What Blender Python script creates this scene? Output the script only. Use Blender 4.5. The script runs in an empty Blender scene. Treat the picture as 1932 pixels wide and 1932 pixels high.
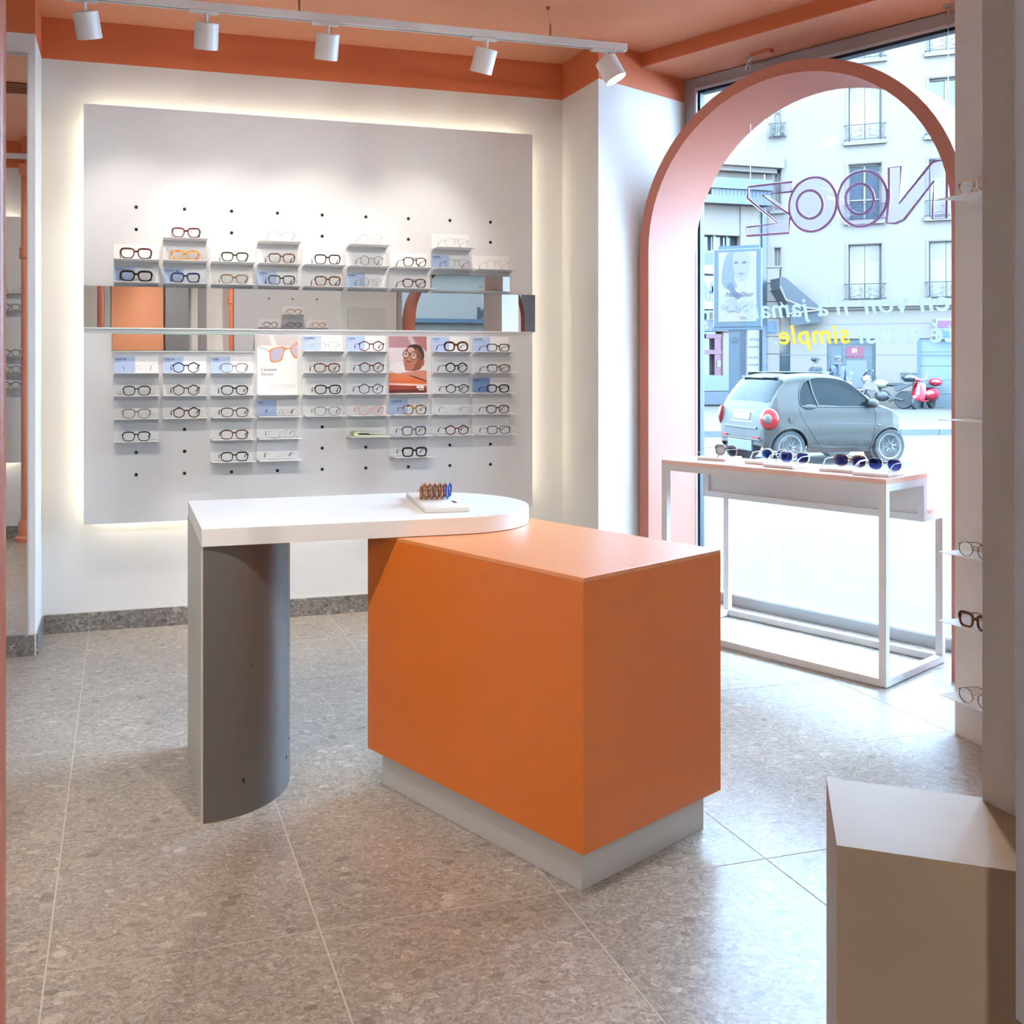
import bpy, bmesh, math, random
from mathutils import Vector, Matrix
R = math.radians
sc = bpy.context.scene
COL = sc.collection
random.seed(7)

# ------------------------------------------------------------------ camera
CAMH = 1.313
FPX, CXP, CYP, YAW = 1850.0, 757.0, 689.0, R(15.85)
cam_data = bpy.data.cameras.new('camera')
cam_data.sensor_width = 36.0
cam_data.lens = 36.0 * FPX / 1932.0
cam_data.shift_x = (966.0 - CXP) / 1932.0
cam_data.shift_y = -(966.0 - CYP) / 1932.0
cam_data.clip_start = 0.02
cam_data.clip_end = 300
cam = bpy.data.objects.new('camera', cam_data)
COL.objects.link(cam)
cam.location = (0, 0, CAMH)
cam.rotation_euler = (R(90), 0, -YAW)
sc.camera = cam

# ------------------------------------------------------------------ world (bright overcast sky) and exposure
w = bpy.data.worlds.new('overcast_sky')
sc.world = w
w.use_nodes = True
bg = w.node_tree.nodes['Background']
bg.inputs['Color'].default_value = (0.45, 0.71, 1.0, 1)
bg.inputs['Strength'].default_value = 20.0
vs = sc.view_settings
vs.view_transform = 'Standard'
vs.look = 'None'
vs.gamma = 1.0
vs.use_curve_mapping = False
vs.exposure = 0.86
sc.cycles.use_denoising = True
sc.cycles.use_light_tree = False
sc.cycles.max_bounces = 7
sc.cycles.diffuse_bounces = 3
sc.cycles.glossy_bounces = 4
sc.cycles.transparent_max_bounces = 18
sc.cycles.adaptive_threshold = .03
sc.cycles.sample_clamp_indirect = 6.0
sc.cycles.caustics_reflective = False
sc.cycles.caustics_refractive = False

# ------------------------------------------------------------------ measuring helpers (a point on a real plane seen at a photo position)
FW = Vector((math.sin(YAW), math.cos(YAW), 0)); RT = Vector((math.cos(YAW), -math.sin(YAW), 0))
EYE = Vector((0, 0, CAMH))
def ray(x, y):
    d = FW + RT * ((x - CXP) / FPX); return Vector((d.x, d.y, (CYP - y) / FPX))
def at_depth(x, y, d): return EYE + ray(x, y) * d
def at_z(x, y, z=0.0):
    r = ray(x, y); return EYE + r * ((z - CAMH) / r.z)
def at_plane(x, y, P, N):
    r = ray(x, y); return EYE + r * ((Vector(P) - EYE).dot(Vector(N)) / r.dot(Vector(N)))
BETA = R(23.3)                       # the street front and the orange counter are turned by this
AX = Vector((math.cos(BETA), math.sin(BETA), 0)); BX = Vector((-math.sin(BETA), math.cos(BETA), 0))
def ab(a, b, z=0.0): return AX * a + BX * b + Vector((0, 0, z))
def on_a(x, y, a):                    # photo position -> (b, z) on the plane A = a
    p = at_plane(x, y, AX * a, AX); return p.dot(BX), p.z

# ------------------------------------------------------------------ materials
MATS = {}
def S2L(r, g, b):
    f = lambda c: (c / 255 / 12.92) if c / 255 <= .04045 else ((c / 255 + .055) / 1.055) ** 2.4
    return (f(r), f(g), f(b))
def nt_new(name):
    m = bpy.data.materials.new(name); m.use_nodes = True
    nt = m.node_tree; return m, nt, nt.nodes['Principled BSDF']
def pmat(name, col, rough=.5, metal=0.0, spec=.5, vary=.03, scale=18.0, bump=0.0, bscale=60.0, coat=0.0, emit=None, estr=0.0, alpha=None):
    if name in MATS: return MATS[name]
    m, nt, b = nt_new(name)
    N = nt.nodes; L = nt.links
    tc = N.new('ShaderNodeTexCoord'); nz = N.new('ShaderNodeTexNoise'); nz.inputs['Scale'].default_value = scale
    nz.inputs['Detail'].default_value = 4
    L.new(tc.outputs['Object'], nz.inputs['Vector'])
    mx = N.new('ShaderNodeMix'); mx.data_type = 'RGBA'
    c0 = tuple(max(0, c * (1 - vary)) for c in col) + (1,); c1 = tuple(min(1, c * (1 + vary)) for c in col) + (1,)
    mx.inputs['A'].default_value = c0; mx.inputs['B'].default_value = c1
    L.new(nz.outputs['Fac'], mx.inputs['Factor']); L.new(mx.outputs['Result'], b.inputs['Base Color'])
    b.inputs['Roughness'].default_value = rough; b.inputs['Metallic'].default_value = metal
    b.inputs['Specular IOR Level'].default_value = spec
    b.inputs['Coat Weight'].default_value = coat; b.inputs['Coat Roughness'].default_value = .03 if coat < .55 else .38
    if bump:
        n2 = N.new('ShaderNodeTexNoise'); n2.inputs['Scale'].default_value = bscale; n2.inputs['Detail'].default_value = 3
        L.new(tc.outputs['Object'], n2.inputs['Vector'])
        bp = N.new('ShaderNodeBump'); bp.inputs['Strength'].default_value = bump; bp.inputs['Distance'].default_value = .004
        L.new(n2.outputs['Fac'], bp.inputs['Height']); L.new(bp.outputs['Normal'], b.inputs['Normal'])
    if emit:
        b.inputs['Emission Color'].default_value = tuple(emit) + (1,); b.inputs['Emission Strength'].default_value = estr
    MATS[name] = m; return m
def xmat(name, col, *a, **k):
    """outdoor surface"""
    return pmat(name, tuple(c * EXT for c in col), *a, **k)
EXT = .415
def glass_mat(name, tint=(1, 1, 1), refl=1.0, rough=0.0):
    """thin clear pane: transparent, with a fresnel share of reflection"""
    if name in MATS: return MATS[name]
    m = bpy.data.materials.new(name); m.use_nodes = True; nt = m.node_tree; N = nt.nodes; L = nt.links
    N.remove(N['Principled BSDF']); out = N['Material Output']
    t = N.new('ShaderNodeBsdfTransparent'); t.inputs['Color'].default_value = tuple(tint) + (1,)
    g = N.new('ShaderNodeBsdfGlossy'); g.inputs['Roughness'].default_value = rough
    fr = N.new('ShaderNodeFresnel'); fr.inputs['IOR'].default_value = 1.45
    mu = N.new('ShaderNodeMath'); mu.operation = 'MULTIPLY'; mu.inputs[1].default_value = refl
    nz = N.new('ShaderNodeTexNoise'); nz.inputs['Scale'].default_value = 3.0
    ad = N.new('ShaderNodeMath'); ad.operation = 'MULTIPLY_ADD'; ad.inputs[1].default_value = .02; ad.inputs[2].default_value = .99
    L.new(nz.outputs['Fac'], ad.inputs[0])
    m2 = N.new('ShaderNodeMath'); m2.operation = 'MULTIPLY'
    L.new(fr.outputs['Fac'], mu.inputs[0]); L.new(mu.outputs[0], m2.inputs[0]); L.new(ad.outputs[0], m2.inputs[1])
    mx = N.new('ShaderNodeMixShader')
    L.new(m2.outputs[0], mx.inputs['Fac']); L.new(t.outputs[0], mx.inputs[1]); L.new(g.outputs[0], mx.inputs[2])
    L.new(mx.outputs[0], out.inputs['Surface'])
    MATS[name] = m; return m
def emit_mat(name, col, s):
    if name in MATS: return MATS[name]
    m = bpy.data.materials.new(name); m.use_nodes = True; nt = m.node_tree; N = nt.nodes
    N.remove(N['Principled BSDF']); e = N.new('ShaderNodeEmission'); e.inputs['Color'].default_value = tuple(col) + (1,); e.inputs['Strength'].default_value = s
    nt.links.new(e.outputs[0], N['Material Output'].inputs['Surface']); MATS[name] = m; return m
def tort_mat(name, c0, c1, scale=90, mid=.5, rough=.15):
    if name in MATS: return MATS[name]
    m, nt, b = nt_new(name); N = nt.nodes; L = nt.links
    tc = N.new('ShaderNodeTexCoord'); nz = N.new('ShaderNodeTexNoise'); nz.inputs['Scale'].default_value = scale; nz.inputs['Detail'].default_value = 2
    L.new(tc.outputs['Object'], nz.inputs['Vector'])
    cr = N.new('ShaderNodeValToRGB'); cr.color_ramp.elements[0].position = mid - .08; cr.color_ramp.elements[1].position = mid + .08
    cr.color_ramp.elements[0].color = tuple(c0) + (1,); cr.color_ramp.elements[1].color = tuple(c1) + (1,)
    L.new(nz.outputs['Fac'], cr.inputs['Fac']); L.new(cr.outputs['Color'], b.inputs['Base Color'])
    b.inputs['Roughness'].default_value = rough; MATS[name] = m; return m
def stone_mat(name, dark, mid, light, rough=.35, scale=1.0, gain=1.0, spec=.5):
    """grey pebble conglomerate: angular clasts of several sizes in a fine matrix"""
    m, nt, b = nt_new(name); N = nt.nodes; L = nt.links
    g = N.new('ShaderNodeNewGeometry'); oi = N.new('ShaderNodeObjectInfo')
    off = N.new('ShaderNodeVectorMath'); off.operation = 'SCALE'; off.inputs[0].default_value = (7.3, 3.1, 5.7)
    L.new(oi.outputs['Random'], off.inputs['Scale'])
    pos = N.new('ShaderNodeVectorMath'); pos.operation = 'ADD'
    L.new(g.outputs['Position'], pos.inputs[0]); L.new(off.outputs[0], pos.inputs[1])
    dn = N.new('ShaderNodeTexNoise'); dn.inputs['Scale'].default_value = 14 * scale; dn.inputs['Detail'].default_value = 3
    L.new(pos.outputs[0], dn.inputs['Vector'])
    ds = N.new('ShaderNodeVectorMath'); ds.operation = 'MULTIPLY_ADD'; ds.inputs[1].default_value = (.05, .05, .05)
    L.new(dn.outputs['Color'], ds.inputs[0]); L.new(pos.outputs[0], ds.inputs[2])
    def vor(s):
        v = N.new('ShaderNodeTexVoronoi'); v.inputs['Scale'].default_value = s * scale; v.inputs['Randomness'].default_value = 1
        mp = N.new('ShaderNodeMapping'); mp.inputs['Scale'].default_value = (1, 1.45, 1.2); mp.inputs['Rotation'].default_value = (0, 0, .5)
        L.new(ds.outputs[0], mp.inputs['Vector']); L.new(mp.outputs[0], v.inputs['Vector']); return v
    def ramp(src, stops):
        cr = N.new('ShaderNodeValToRGB'); e = cr.color_ramp.elements
        while len(e) < len(stops): e.new(.5)
        for i, (p, c) in enumerate(stops): e[i].position = p; e[i].color = tuple(x * gain for x in c) + (1,)
        L.new(src, cr.inputs['Fac']); return cr
    lerp = lambda a, c, t: tuple(x + (y - x) * t for x, y in zip(a, c))
    v1, v2 = vor(27), vor(85)
    r1 = N.new('ShaderNodeSeparateColor'); L.new(v1.outputs['Color'], r1.inputs[0])
    r2 = N.new('ShaderNodeSeparateColor'); L.new(v2.outputs['Color'], r2.inputs[0])
    fine = ramp(r2.outputs[0], [(0, lerp(dark, mid, .35)), (.5, mid), (.93, lerp(mid, light, .35)), (1, light)])
    big = ramp(r1.outputs[0], [(0, dark), (.3, lerp(dark, mid, .7)), (.7, lerp(mid, light, .2)), (1, light)])
    pick = N.new('ShaderNodeMath'); pick.operation = 'GREATER_THAN'; pick.inputs[1].default_value = .80
    L.new(r1.outputs[1], pick.inputs[0])
    dd = N.new('ShaderNodeMath'); dd.operation = 'LESS_THAN'; dd.inputs[1].default_value = .5
    L.new(v1.outputs['Distance'], dd.inputs[0])
    pm = N.new('ShaderNodeMath'); pm.operation = 'MULTIPLY'; L.new(pick.outputs[0], pm.inputs[0]); L.new(dd.outputs[0], pm.inputs[1])
    mx = N.new('ShaderNodeMix'); mx.data_type = 'RGBA'
    L.new(pm.outputs[0], mx.inputs['Factor']); L.new(fine.outputs[0], mx.inputs['A']); L.new(big.outputs[0], mx.inputs['B'])
    fn = N.new('ShaderNodeTexNoise'); fn.inputs['Scale'].default_value = 160 * scale; fn.inputs['Detail'].default_value = 5; L.new(pos.outputs[0], fn.inputs['Vector'])
    fr2 = ramp(fn.outputs['Fac'], [(.30, (.74, .73, .72)), (.70, (1.24, 1.24, 1.24))])
    m4 = N.new('ShaderNodeMix'); m4.data_type = 'RGBA'; m4.blend_type = 'MULTIPLY'; m4.inputs['Factor'].default_value = 1
    L.new(mx.outputs['Result'], m4.inputs['A']); L.new(fr2.outputs[0], m4.inputs['B']); mx = m4
    ln = N.new('ShaderNodeTexNoise'); ln.inputs['Scale'].default_value = 3.0 * scale; L.new(pos.outputs[0], ln.inputs['Vector'])
    lr = ramp(ln.outputs['Fac'], [(.3, (.88, .88, .88)), (.7, (1.08, 1.07, 1.05))])
    m3 = N.new('ShaderNodeMix'); m3.data_type = 'RGBA'; m3.blend_type = 'MULTIPLY'; m3.inputs['Factor'].default_value = 1
    L.new(mx.outputs['Result'], m3.inputs['A']); L.new(lr.outputs[0], m3.inputs['B'])
    L.new(m3.outputs['Result'], b.inputs['Base Color']); b.inputs['Roughness'].default_value = rough
    b.inputs['Specular IOR Level'].default_value = spec
    MATS[name] = m; return m
def two_tone(name, low, high, zsplit):
    """painted wall: white below, orange paint above a straight line"""
    m, nt, b = nt_new(name); N = nt.nodes; L = nt.links
    g = N.new('ShaderNodeNewGeometry'); sp = N.new('ShaderNodeSeparateXYZ'); L.new(g.outputs['Position'], sp.inputs[0])
    gt = N.new('ShaderNodeMath'); gt.operation = 'GREATER_THAN'; gt.inputs[1].default_value = zsplit; L.new(sp.outputs['Z'], gt.inputs[0])
    nz = N.new('ShaderNodeTexNoise'); nz.inputs['Scale'].default_value = 9
    mx = N.new('ShaderNodeMix'); mx.data_type = 'RGBA'; mx.inputs['A'].default_value = low + (1,); mx.inputs['B'].default_value = high + (1,)
    L.new(gt.outputs[0], mx.inputs['Factor'])
    hv = N.new('ShaderNodeHueSaturation'); ml = N.new('ShaderNodeMath'); ml.operation = 'MULTIPLY_ADD'; ml.inputs[1].default_value = .06; ml.inputs[2].default_value = .97
    L.new(nz.outputs['Fac'], ml.inputs[0]); L.new(ml.outputs[0], hv.inputs['Value']); L.new(mx.outputs['Result'], hv.inputs['Color'])
    L.new(hv.outputs[0], b.inputs['Base Color']); b.inputs['Roughness'].default_value = .65; MATS[name] = m; return m

WHITE = (.80, .785, .765)
ORANGE = (.66, .165, .060)
m_wall = two_tone('white_and_orange_wall_paint', WHITE, ORANGE, 2.812)
m_ceil = pmat('salmon_ceiling_paint', (.76, .32, .18), .7, vary=.02)
m_band = pmat('deep_orange_paint', ORANGE, .7, vary=.02)
m_white = pmat('white_lacquer', (.82, .81, .80), .35, vary=.01)
m_panel = pmat('matte_white_board', (.72, .705, .70), .55, vary=.012)
m_shelf = pmat('white_powder_coat', (.84, .83, .81), .4, vary=.01)
m_tile = stone_mat('conglomerate_floor_tile', (.255, .21, .17), (.40, .345, .295), (.57, .52, .465), rough=.33)
m_base = stone_mat('conglomerate_skirting', (.10, .09, .08), (.22, .20, .185), (.45, .42, .39), rough=.45)
m_grout = pmat('cream_grout', (.62, .57, .50), .8)
m_conc = pmat('grey_cast_concrete', (.125, .115, .105), .42, vary=.16, scale=3.0, bump=.12, bscale=25)
m_conc2 = pmat('brown_grey_concrete', (.42, .315, .225), .34, vary=.14, scale=4.0, bump=.1, bscale=25)
m_pore = pmat('dark_concrete_pore', (.012, .011, .010), .9)
m_black = pmat('black_hole', (.01, .01, .01), .8)
m_mirror = pmat('silvered_mirror', (.90, .91, .90), .0, metal=1.0, vary=.004)
m_alu = pmat('grey_anodised_aluminium', (.40, .385, .375), .45, metal=.4, vary=.03)
m_alul = pmat('light_aluminium', (.62, .64, .66), .4, metal=.3)
m_gask = pmat('black_rubber_gasket', (.008, .012, .02), .5)
m_steel = pmat('brushed_steel', (.55, .55, .55), .3, metal=1.0)
m_arch = pmat('orange_arch_paint', (.47, .155, .095), .6, vary=.02)
m_pipe = pmat('orange_pipe_paint', (.66, .21, .11), .3, vary=.02)
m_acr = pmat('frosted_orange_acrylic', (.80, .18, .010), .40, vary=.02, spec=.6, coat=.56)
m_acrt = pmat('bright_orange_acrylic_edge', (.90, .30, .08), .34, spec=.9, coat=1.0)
m_led = emit_mat('warm_white_led', (1.0, .91, .68), 9)
m_lamp = emit_mat('spot_lamp_lens', (1.0, .96, .9), 30); m_lamp.cycles.emission_sampling = 'NONE'   # the lamp itself is the spot light inside

# ------------------------------------------------------------------ mesh helpers
class MB:
    def __init__(s): s.v = []; s.f = []
    def add(s, vs, fs):
        o = len(s.v); s.v += [tuple(p) for p in vs]; s.f += [tuple(i + o for i in f) for f in fs]; return s
    def box(s, x0, x1, y0, y1, z0, z1, M=None, bev=0):
        if bev:
            bm = bmesh.new(); bmesh.ops.create_cube(bm, size=1)
            for q in bm.verts: q.co = Vector(((x0 + x1) / 2 + q.co.x * (x1 - x0), (y0 + y1) / 2 + q.co.y * (y1 - y0), (z0 + z1) / 2 + q.co.z * (z1 - z0)))
            bmesh.ops.bevel(bm, geom=list(bm.edges), offset=bev, segments=2, affect='EDGES', profile=.5)
            P = [q.co.copy() for q in bm.verts]; bm.verts.index_update(); F = [[q.index for q in fc.verts] for fc in bm.faces]; bm.free()
        else:
            P = [Vector(p) for p in ((x0, y0, z0), (x1, y0, z0), (x1, y1, z0), (x0, y1, z0), (x0, y0, z1), (x1, y0, z1), (x1, y1, z1), (x0, y1, z1))]
            F = [(0, 3, 2, 1), (4, 5, 6, 7), (0, 1, 5, 4), (1, 2, 6, 5), (2, 3, 7, 6), (3, 0, 4, 7)]
        if M: P = [M @ p for p in P]
        return s.add(P, F)
    def prism(s, poly, z0, z1, M=None):
        n = len(poly); P = [Vector((p[0], p[1], z0)) for p in poly] + [Vector((p[0], p[1], z1)) for p in poly]
        if M: P = [M @ p for p in P]
        F = [tuple(range(n - 1, -1, -1)), tuple(range(n, 2 * n))] + [(i, (i + 1) % n, n + (i + 1) % n, n + i) for i in range(n)]
        return s.add(P, F)
    def slab(s, poly3, d):
        """planar polygon extruded by vector d"""
        n = len(poly3); P = [Vector(p) for p in poly3]; Q = [p + Vector(d) for p in P]
        return s.add(P + Q, [tuple(range(n - 1, -1, -1)), tuple(range(n, 2 * n))] + [(i, (i + 1) % n, n + (i + 1) % n, n + i) for i in range(n)])
    def tube(s, pts, r, n=8, closed=False, cap=True):
        pts = [Vector(p) for p in pts]; m = len(pts); rr = r if hasattr(r, '__len__') else [r] * m
        T = []
        for i in range(m):
            a = pts[(i - 1) % m] if (closed or i) else pts[i]; c = pts[(i + 1) % m] if (closed or i < m - 1) else pts[i]
            t = (c - a); T.append(t.normalized() if t.length > 1e-9 else Vector((0, 0, 1)))
        u = T[0].orthogonal().normalized(); V = []
        for i in range(m):
            t = T[i]; u = (u - t * u.dot(t)); u = u.normalized() if u.length > 1e-6 else t.orthogonal().normalized(); wv = t.cross(u)
            for k in range(n):
                an = 2 * math.pi * k / n; V.append(pts[i] + (u * math.cos(an) + wv * math.sin(an)) * rr[i])
        F = []
        for i in range(m if closed else m - 1):
            j = (i + 1) % m
            for k in range(n): F.append((i * n + k, i * n + (k + 1) % n, j * n + (k + 1) % n, j * n + k))
        if cap and not closed: F += [tuple(range(n - 1, -1, -1)), tuple((m - 1) * n + k for k in range(n))]
        return s.add(V, F)
    def lathe(s, prof, n=24, M=None, axis='z'):
        V = []; F = []; m = len(prof)
        for (r, z) in prof:
            for k in range(n):
                an = 2 * math.pi * k / n; c, q = r * math.cos(an), r * math.sin(an)
                p = Vector((c, q, z)) if axis == 'z' else Vector((c, z, q)) if axis == 'y' else Vector((z, c, q))
                V.append(M @ p if M else p)
        for i in range(m - 1):
            for k in range(n): F.append((i * n + k, i * n + (k + 1) % n, (i + 1) * n + (k + 1) % n, (i + 1) * n + k))
        if prof[0][0] > 1e-6: F.append(tuple(range(n - 1, -1, -1)))
        if prof[-1][0] > 1e-6: F.append(tuple((m - 1) * n + k for k in range(n)))
        return s.add(V, F)
    def ell(s, c, r, n=14, m=9, M=None):
        V = []; F = []
        for i in range(m + 1):
            t = math.pi * i / m
            for k in range(n):
                a = 2 * math.pi * k / n; p = Vector((c[0] + r[0] * math.sin(t) * math.cos(a), c[1] + r[1] * math.sin(t) * math.sin(a), c[2] + r[2] * math.cos(t)))
                V.append(M @ p if M else p)
        for i in range(m):
            for k in range(n): F.append((i * n + k, (i + 1) * n + k, (i + 1) * n + (k + 1) % n, i * n + (k + 1) % n))
        return s.add(V, F)
    def mesh(s, name, mat, smooth=False):
        me = bpy.data.meshes.new(name); me.from_pydata(s.v, [], s.f); me.update()
        bm = bmesh.new(); bm.from_mesh(me); bmesh.ops.recalc_face_normals(bm, faces=bm.faces); bm.to_mesh(me); bm.free()
        if mat: me.materials.append(mat)
        if smooth:
            me.polygons.foreach_set('use_smooth', [True] * len(me.polygons))
            try: me.set_sharp_from_angle(angle=R(38))
            except Exception: pass
        return me
    def build(s, name, mat, parent=None, smooth=False, loc=None, rotz=None, label=None, M=None):
        return link(name, s.mesh(name, mat, smooth), parent, loc, rotz, label, M)
def link(name, me, parent=None, loc=None, rotz=None, label=None, M=None):
    o = bpy.data.objects.new(name, me); COL.objects.link(o)
    if parent: o.parent = parent
    if loc is not None: o.location = loc
    if rotz is not None: o.rotation_euler = (0, 0, rotz)
    if M is not None: o.matrix_local = M
    if label: o['label'] = label
    return o
def tag(o, label, cat, group=None, kind=None):
    o['label'] = label; o['category'] = cat
    if group: o['group'] = group
    if kind: o['kind'] = kind
    return o
def thing(name, label, cat, loc=(0, 0, 0), rotz=0.0, group=None):
    o = bpy.data.objects.new(name, None); COL.objects.link(o); o.empty_display_size = .05
    o.location = loc; o.rotation_euler = (0, 0, rotz); return tag(o, label, cat, group)
def struct(o): o['kind'] = 'structure'; return o
def dup(root, loc=None, rotz=None, label=None):
    r = root.copy(); COL.objects.link(r)
    if loc is not None: r.location = loc
    if rotz is not None: r.rotation_euler = (0, 0, rotz)
    if label: r['label'] = label
    for ch in list(root.children):
        c = ch.copy(); COL.objects.link(c); c.parent = r
        for g in list(ch.children):
            d = g.copy(); COL.objects.link(d); d.parent = c
    return r
def text_mesh(body, size, mat, shear=0.0, bold=0.0, spacing=1.0, align='LEFT', ext=.0004, mirror=False):
    cu = bpy.data.curves.new('lettering', 'FONT'); cu.body = body; cu.size = size; cu.shear = shear; cu.offset = bold
    cu.space_character = spacing; cu.align_x = align; cu.extrude = ext; cu.resolution_u = 3
    o = bpy.data.objects.new('lettering', cu); COL.objects.link(o)
    dg = bpy.context.evaluated_depsgraph_get(); me = bpy.data.meshes.new_from_object(o.evaluated_get(dg))
    bpy.data.objects.remove(o); bpy.data.curves.remove(cu)
    if mirror: me.transform(Matrix.Scale(-1, 4, (1, 0, 0))); me.flip_normals()
    me.materials.clear(); me.materials.append(mat); me.name = 'lettering'; return me
def frame3(o, x, y):
    """matrix with local x, y axes and origin"""
    x = Vector(x).normalized(); y = Vector(y); y = (y - x * y.dot(x)).normalized(); z = x.cross(y)
    M = Matrix.Identity(4)
    for i in range(3): M[i][0], M[i][1], M[i][2], M[i][3] = x[i], y[i], z[i], o[i]
    return M
M_AB = frame3((0, 0, 0), AX, BX)
# ================================================================== THE ROOM
YW, YP = 5.085, 5.0
XL, XR = -.382, 2.391          # ends of the display wall
ZC = 3.015
# ---- floor: grout bed and stone tiles
fl = struct(MB().box(-3.2, 6.9, -3.2, 5.4, -.06, -.004).build('floor', m_grout))
# outside the glass line the floor bed stops: cut it with the street front
def clip_poly(poly, nrm, d):
    out = []
    for i in range(len(poly)):
        p, q = Vector(poly[i]), Vector(poly[(i + 1) % len(poly)])
        dp, dq = p.dot(nrm) - d, q.dot(nrm) - d
        if dp <= 0: out.append(p)
        if (dp < 0 < dq) or (dq < 0 < dp): out.append(p + (q - p) * (dp / (dp - dq)))
    return out
A2 = Vector((AX.x, AX.y)); AFRONT = 4.88
bed = clip_poly([(-3.2, -3.2), (6.9, -3.2), (6.9, 5.4), (-3.2, 5.4)], A2, AFRONT)
fl.data = MB().prism([tuple(p) for p in bed], -.06, -.0009).mesh('floor', m_grout)
TP, TX, TY, GW = .602, -.161, 2.244, .0022
tile_me = MB().box(GW, TP - GW, GW, TP - GW, -.003, 0).mesh('tile', m_tile)
for i in range(-6, 12):
    for j in range(-10, 6):
        x, y = TX + i * TP, TY + j * TP
        q = [(x + GW, y + GW), (x + TP - GW, y + GW), (x + TP - GW, y + TP - GW), (x + GW, y + TP - GW)]
        dm = max(Vector(p).dot(A2) for p in q)
        if dm <= AFRONT - .03: link('tile', tile_me, fl, (x, y, 0))
        elif min(Vector(p).dot(A2) for p in q) < AFRONT - .06:
            c = clip_poly(q, A2, AFRONT - .03)
            if len(c) > 2: MB().prism([(p[0] - x, p[1] - y) for p in c], -.003, 0).build('tile', m_tile, fl, loc=(x, y, 0))
# ---- ceiling
struct(MB().prism([tuple(p) for p in clip_poly([(-3.3, -3.3), (7.1, -3.3), (7.1, 5.5), (-3.3, 5.5)], A2, 5.0)], ZC, ZC + .2).build('ceiling', m_ceil))
# ---- walls
struct(MB().box(XL, XR, YW, YW + .25, 0, ZC).build('wall_back', m_wall))
struct(MB().box(-3.1, XL, 4.726, YW + .25, 0, ZC).build('wall_back_pier', m_wall))
eb = Vector((XR, 4.648, 0)).dot(BX)      # lilac-lit wall lies on B = eb
wr = [(XR, YW + .25), (XR, 4.648)] + [tuple((ab(4.95, eb)).xy), tuple((ab(4.95, eb + .9)).xy)]
struct(MB().prism(wr, 0, ZC).build('wall_right_return', m_wall))
struct(MB().box(-3.3, -3.1, -3.2, 5.3, 0, ZC).build('wall_left', m_wall))
# partition beside the photographer with its own display, seen in the tall mirror
struct(MB().box(-3.1, -.665, 1.20, 1.46, 0, ZC).build('wall_partition', m_wall))
# ---- lowered soffit along the window
sof = [ab(4.40, eb + .02), ab(4.92, eb + .02), ab(4.92, -5.6), ab(4.40, -5.6)]
struct(MB().prism([tuple(p.xy) for p in sof], 2.94, ZC).build('ceiling_soffit', m_ceil))
struct(MB().box(4.392, 4.3995, -5.6, eb + .0, 2.9385, ZC - .0005, M=M_AB).build('trim_1', m_band))
# ---- street wall beyond the glazing
WB0, WB1 = eb, .75                       # glazed from b = WB0 down to WB1
struct(MB().box(4.79, 5.02, -5.7, WB1, -.3, ZC, M=M_AB).build('wall_street', m_wall))
struct(MB().box(4.86, 5.02, WB1, eb + .9, 2.90, 3.6, M=M_AB).build('wall_street_lintel', pmat('street_lintel_stone', (.09, .10, .11), .8)))
struct(MB().box(4.90, 5.02, -16, 14, 3.6, 17.0, M=M_AB).box(4.95, 5.02, eb + .9, 14, -.5, 3.6, M=M_AB).box(4.95, 5.02, -16, -5.7, -.5, 3.6, M=M_AB).build('wall_street_upper_floors', pmat('own_house_render', (.30, .28, .25), .85)))  # upper floors out of view, added to cut sky light on the street
# ---- shop window: frame, gasket, panes
wi = MB()
wi.box(4.79, 4.87, 3.245, WB0, 0, 2.935, M=M_AB).box(4.79, 4.87, WB1, 3.245, 2.868, 2.935, M=M_AB).box(4.79, 4.87, WB1, 3.245, 0, .055, M=M_AB).box(4.79, 4.87, WB1 - .02, WB1 + .06, .055, 2.868, M=M_AB)
win1 = struct(wi.build('window_1', m_alu))
MB().box(4.805, 4.845, 3.228, 3.244, .056, 2.867, M=M_AB).box(4.805, 4.845, WB1 + .061, 3.228, 2.850, 2.867, M=M_AB).build('gasket', m_gask, win1)
MB().box(4.785, 4.80, 3.240, 3.252, .056, 2.876, M=M_AB).box(4.785, 4.80, WB1 + .06, 3.24, 2.864, 2.876, M=M_AB).box(4.785, 4.80, WB1 + .06, 3.24, .054, .064, M=M_AB).build('glazing_bead', m_alul, win1)
m_pane = glass_mat('window_glass', (.985, .995, 1.0), .55)
MB().box(4.822, 4.828, WB1 + .061, 3.243, .056, 2.866, M=M_AB).build('pane', m_pane, win1)
# ---- skirting: stone pieces with joints
def skirt(name, p0, p1, joints, t=.012, hgt=.092, side=1):
    p0, p1 = Vector(p0), Vector(p1); d = (p1 - p0); Lh = d.length; d = d / Lh; nrm = Vector((d.y, -d.x)) * side
    M = Matrix(((d.x, nrm.x, 0, p0.x), (d.y, nrm.y, 0, p0.y), (0, 0, 1, 0), (0, 0, 0, 1)))
    bb = struct(MB().box(0, Lh, -.001, .004, 0, hgt + .006, M=M).build(name, pmat('skirting_sealant', (.72, .70, .66), .6)))
    cuts = [0] + [j for j in joints if 0 < j < Lh] + [Lh]
    for a, c in zip(cuts[:-1], cuts[1:]):
        MB().box(a + .002, c - .002, .0041, t, .0005, hgt, M=M).build('tile', m_base, bb)
skirt('baseboard_back', (XL + .012, YW), (XR, YW), [TX - XL - .012 + k * TP for k in range(6)])
skirt('baseboard_pier', (XL, 4.726), (XL, YW - .012), [], side=1)
skirt('baseboard_left', (-2.0, 4.726), (XL, 4.726), [.4, 1.0], t=.014)
skirt('baseboard_return', (XR, YW - .012), (XR, 4.648), [])
e0, e1 = ab(Vector((XR, 4.648, 0)).dot(AX), eb).xy, ab(4.785, eb).xy
skirt('baseboard_right', e0, e1, [.45])
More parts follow.
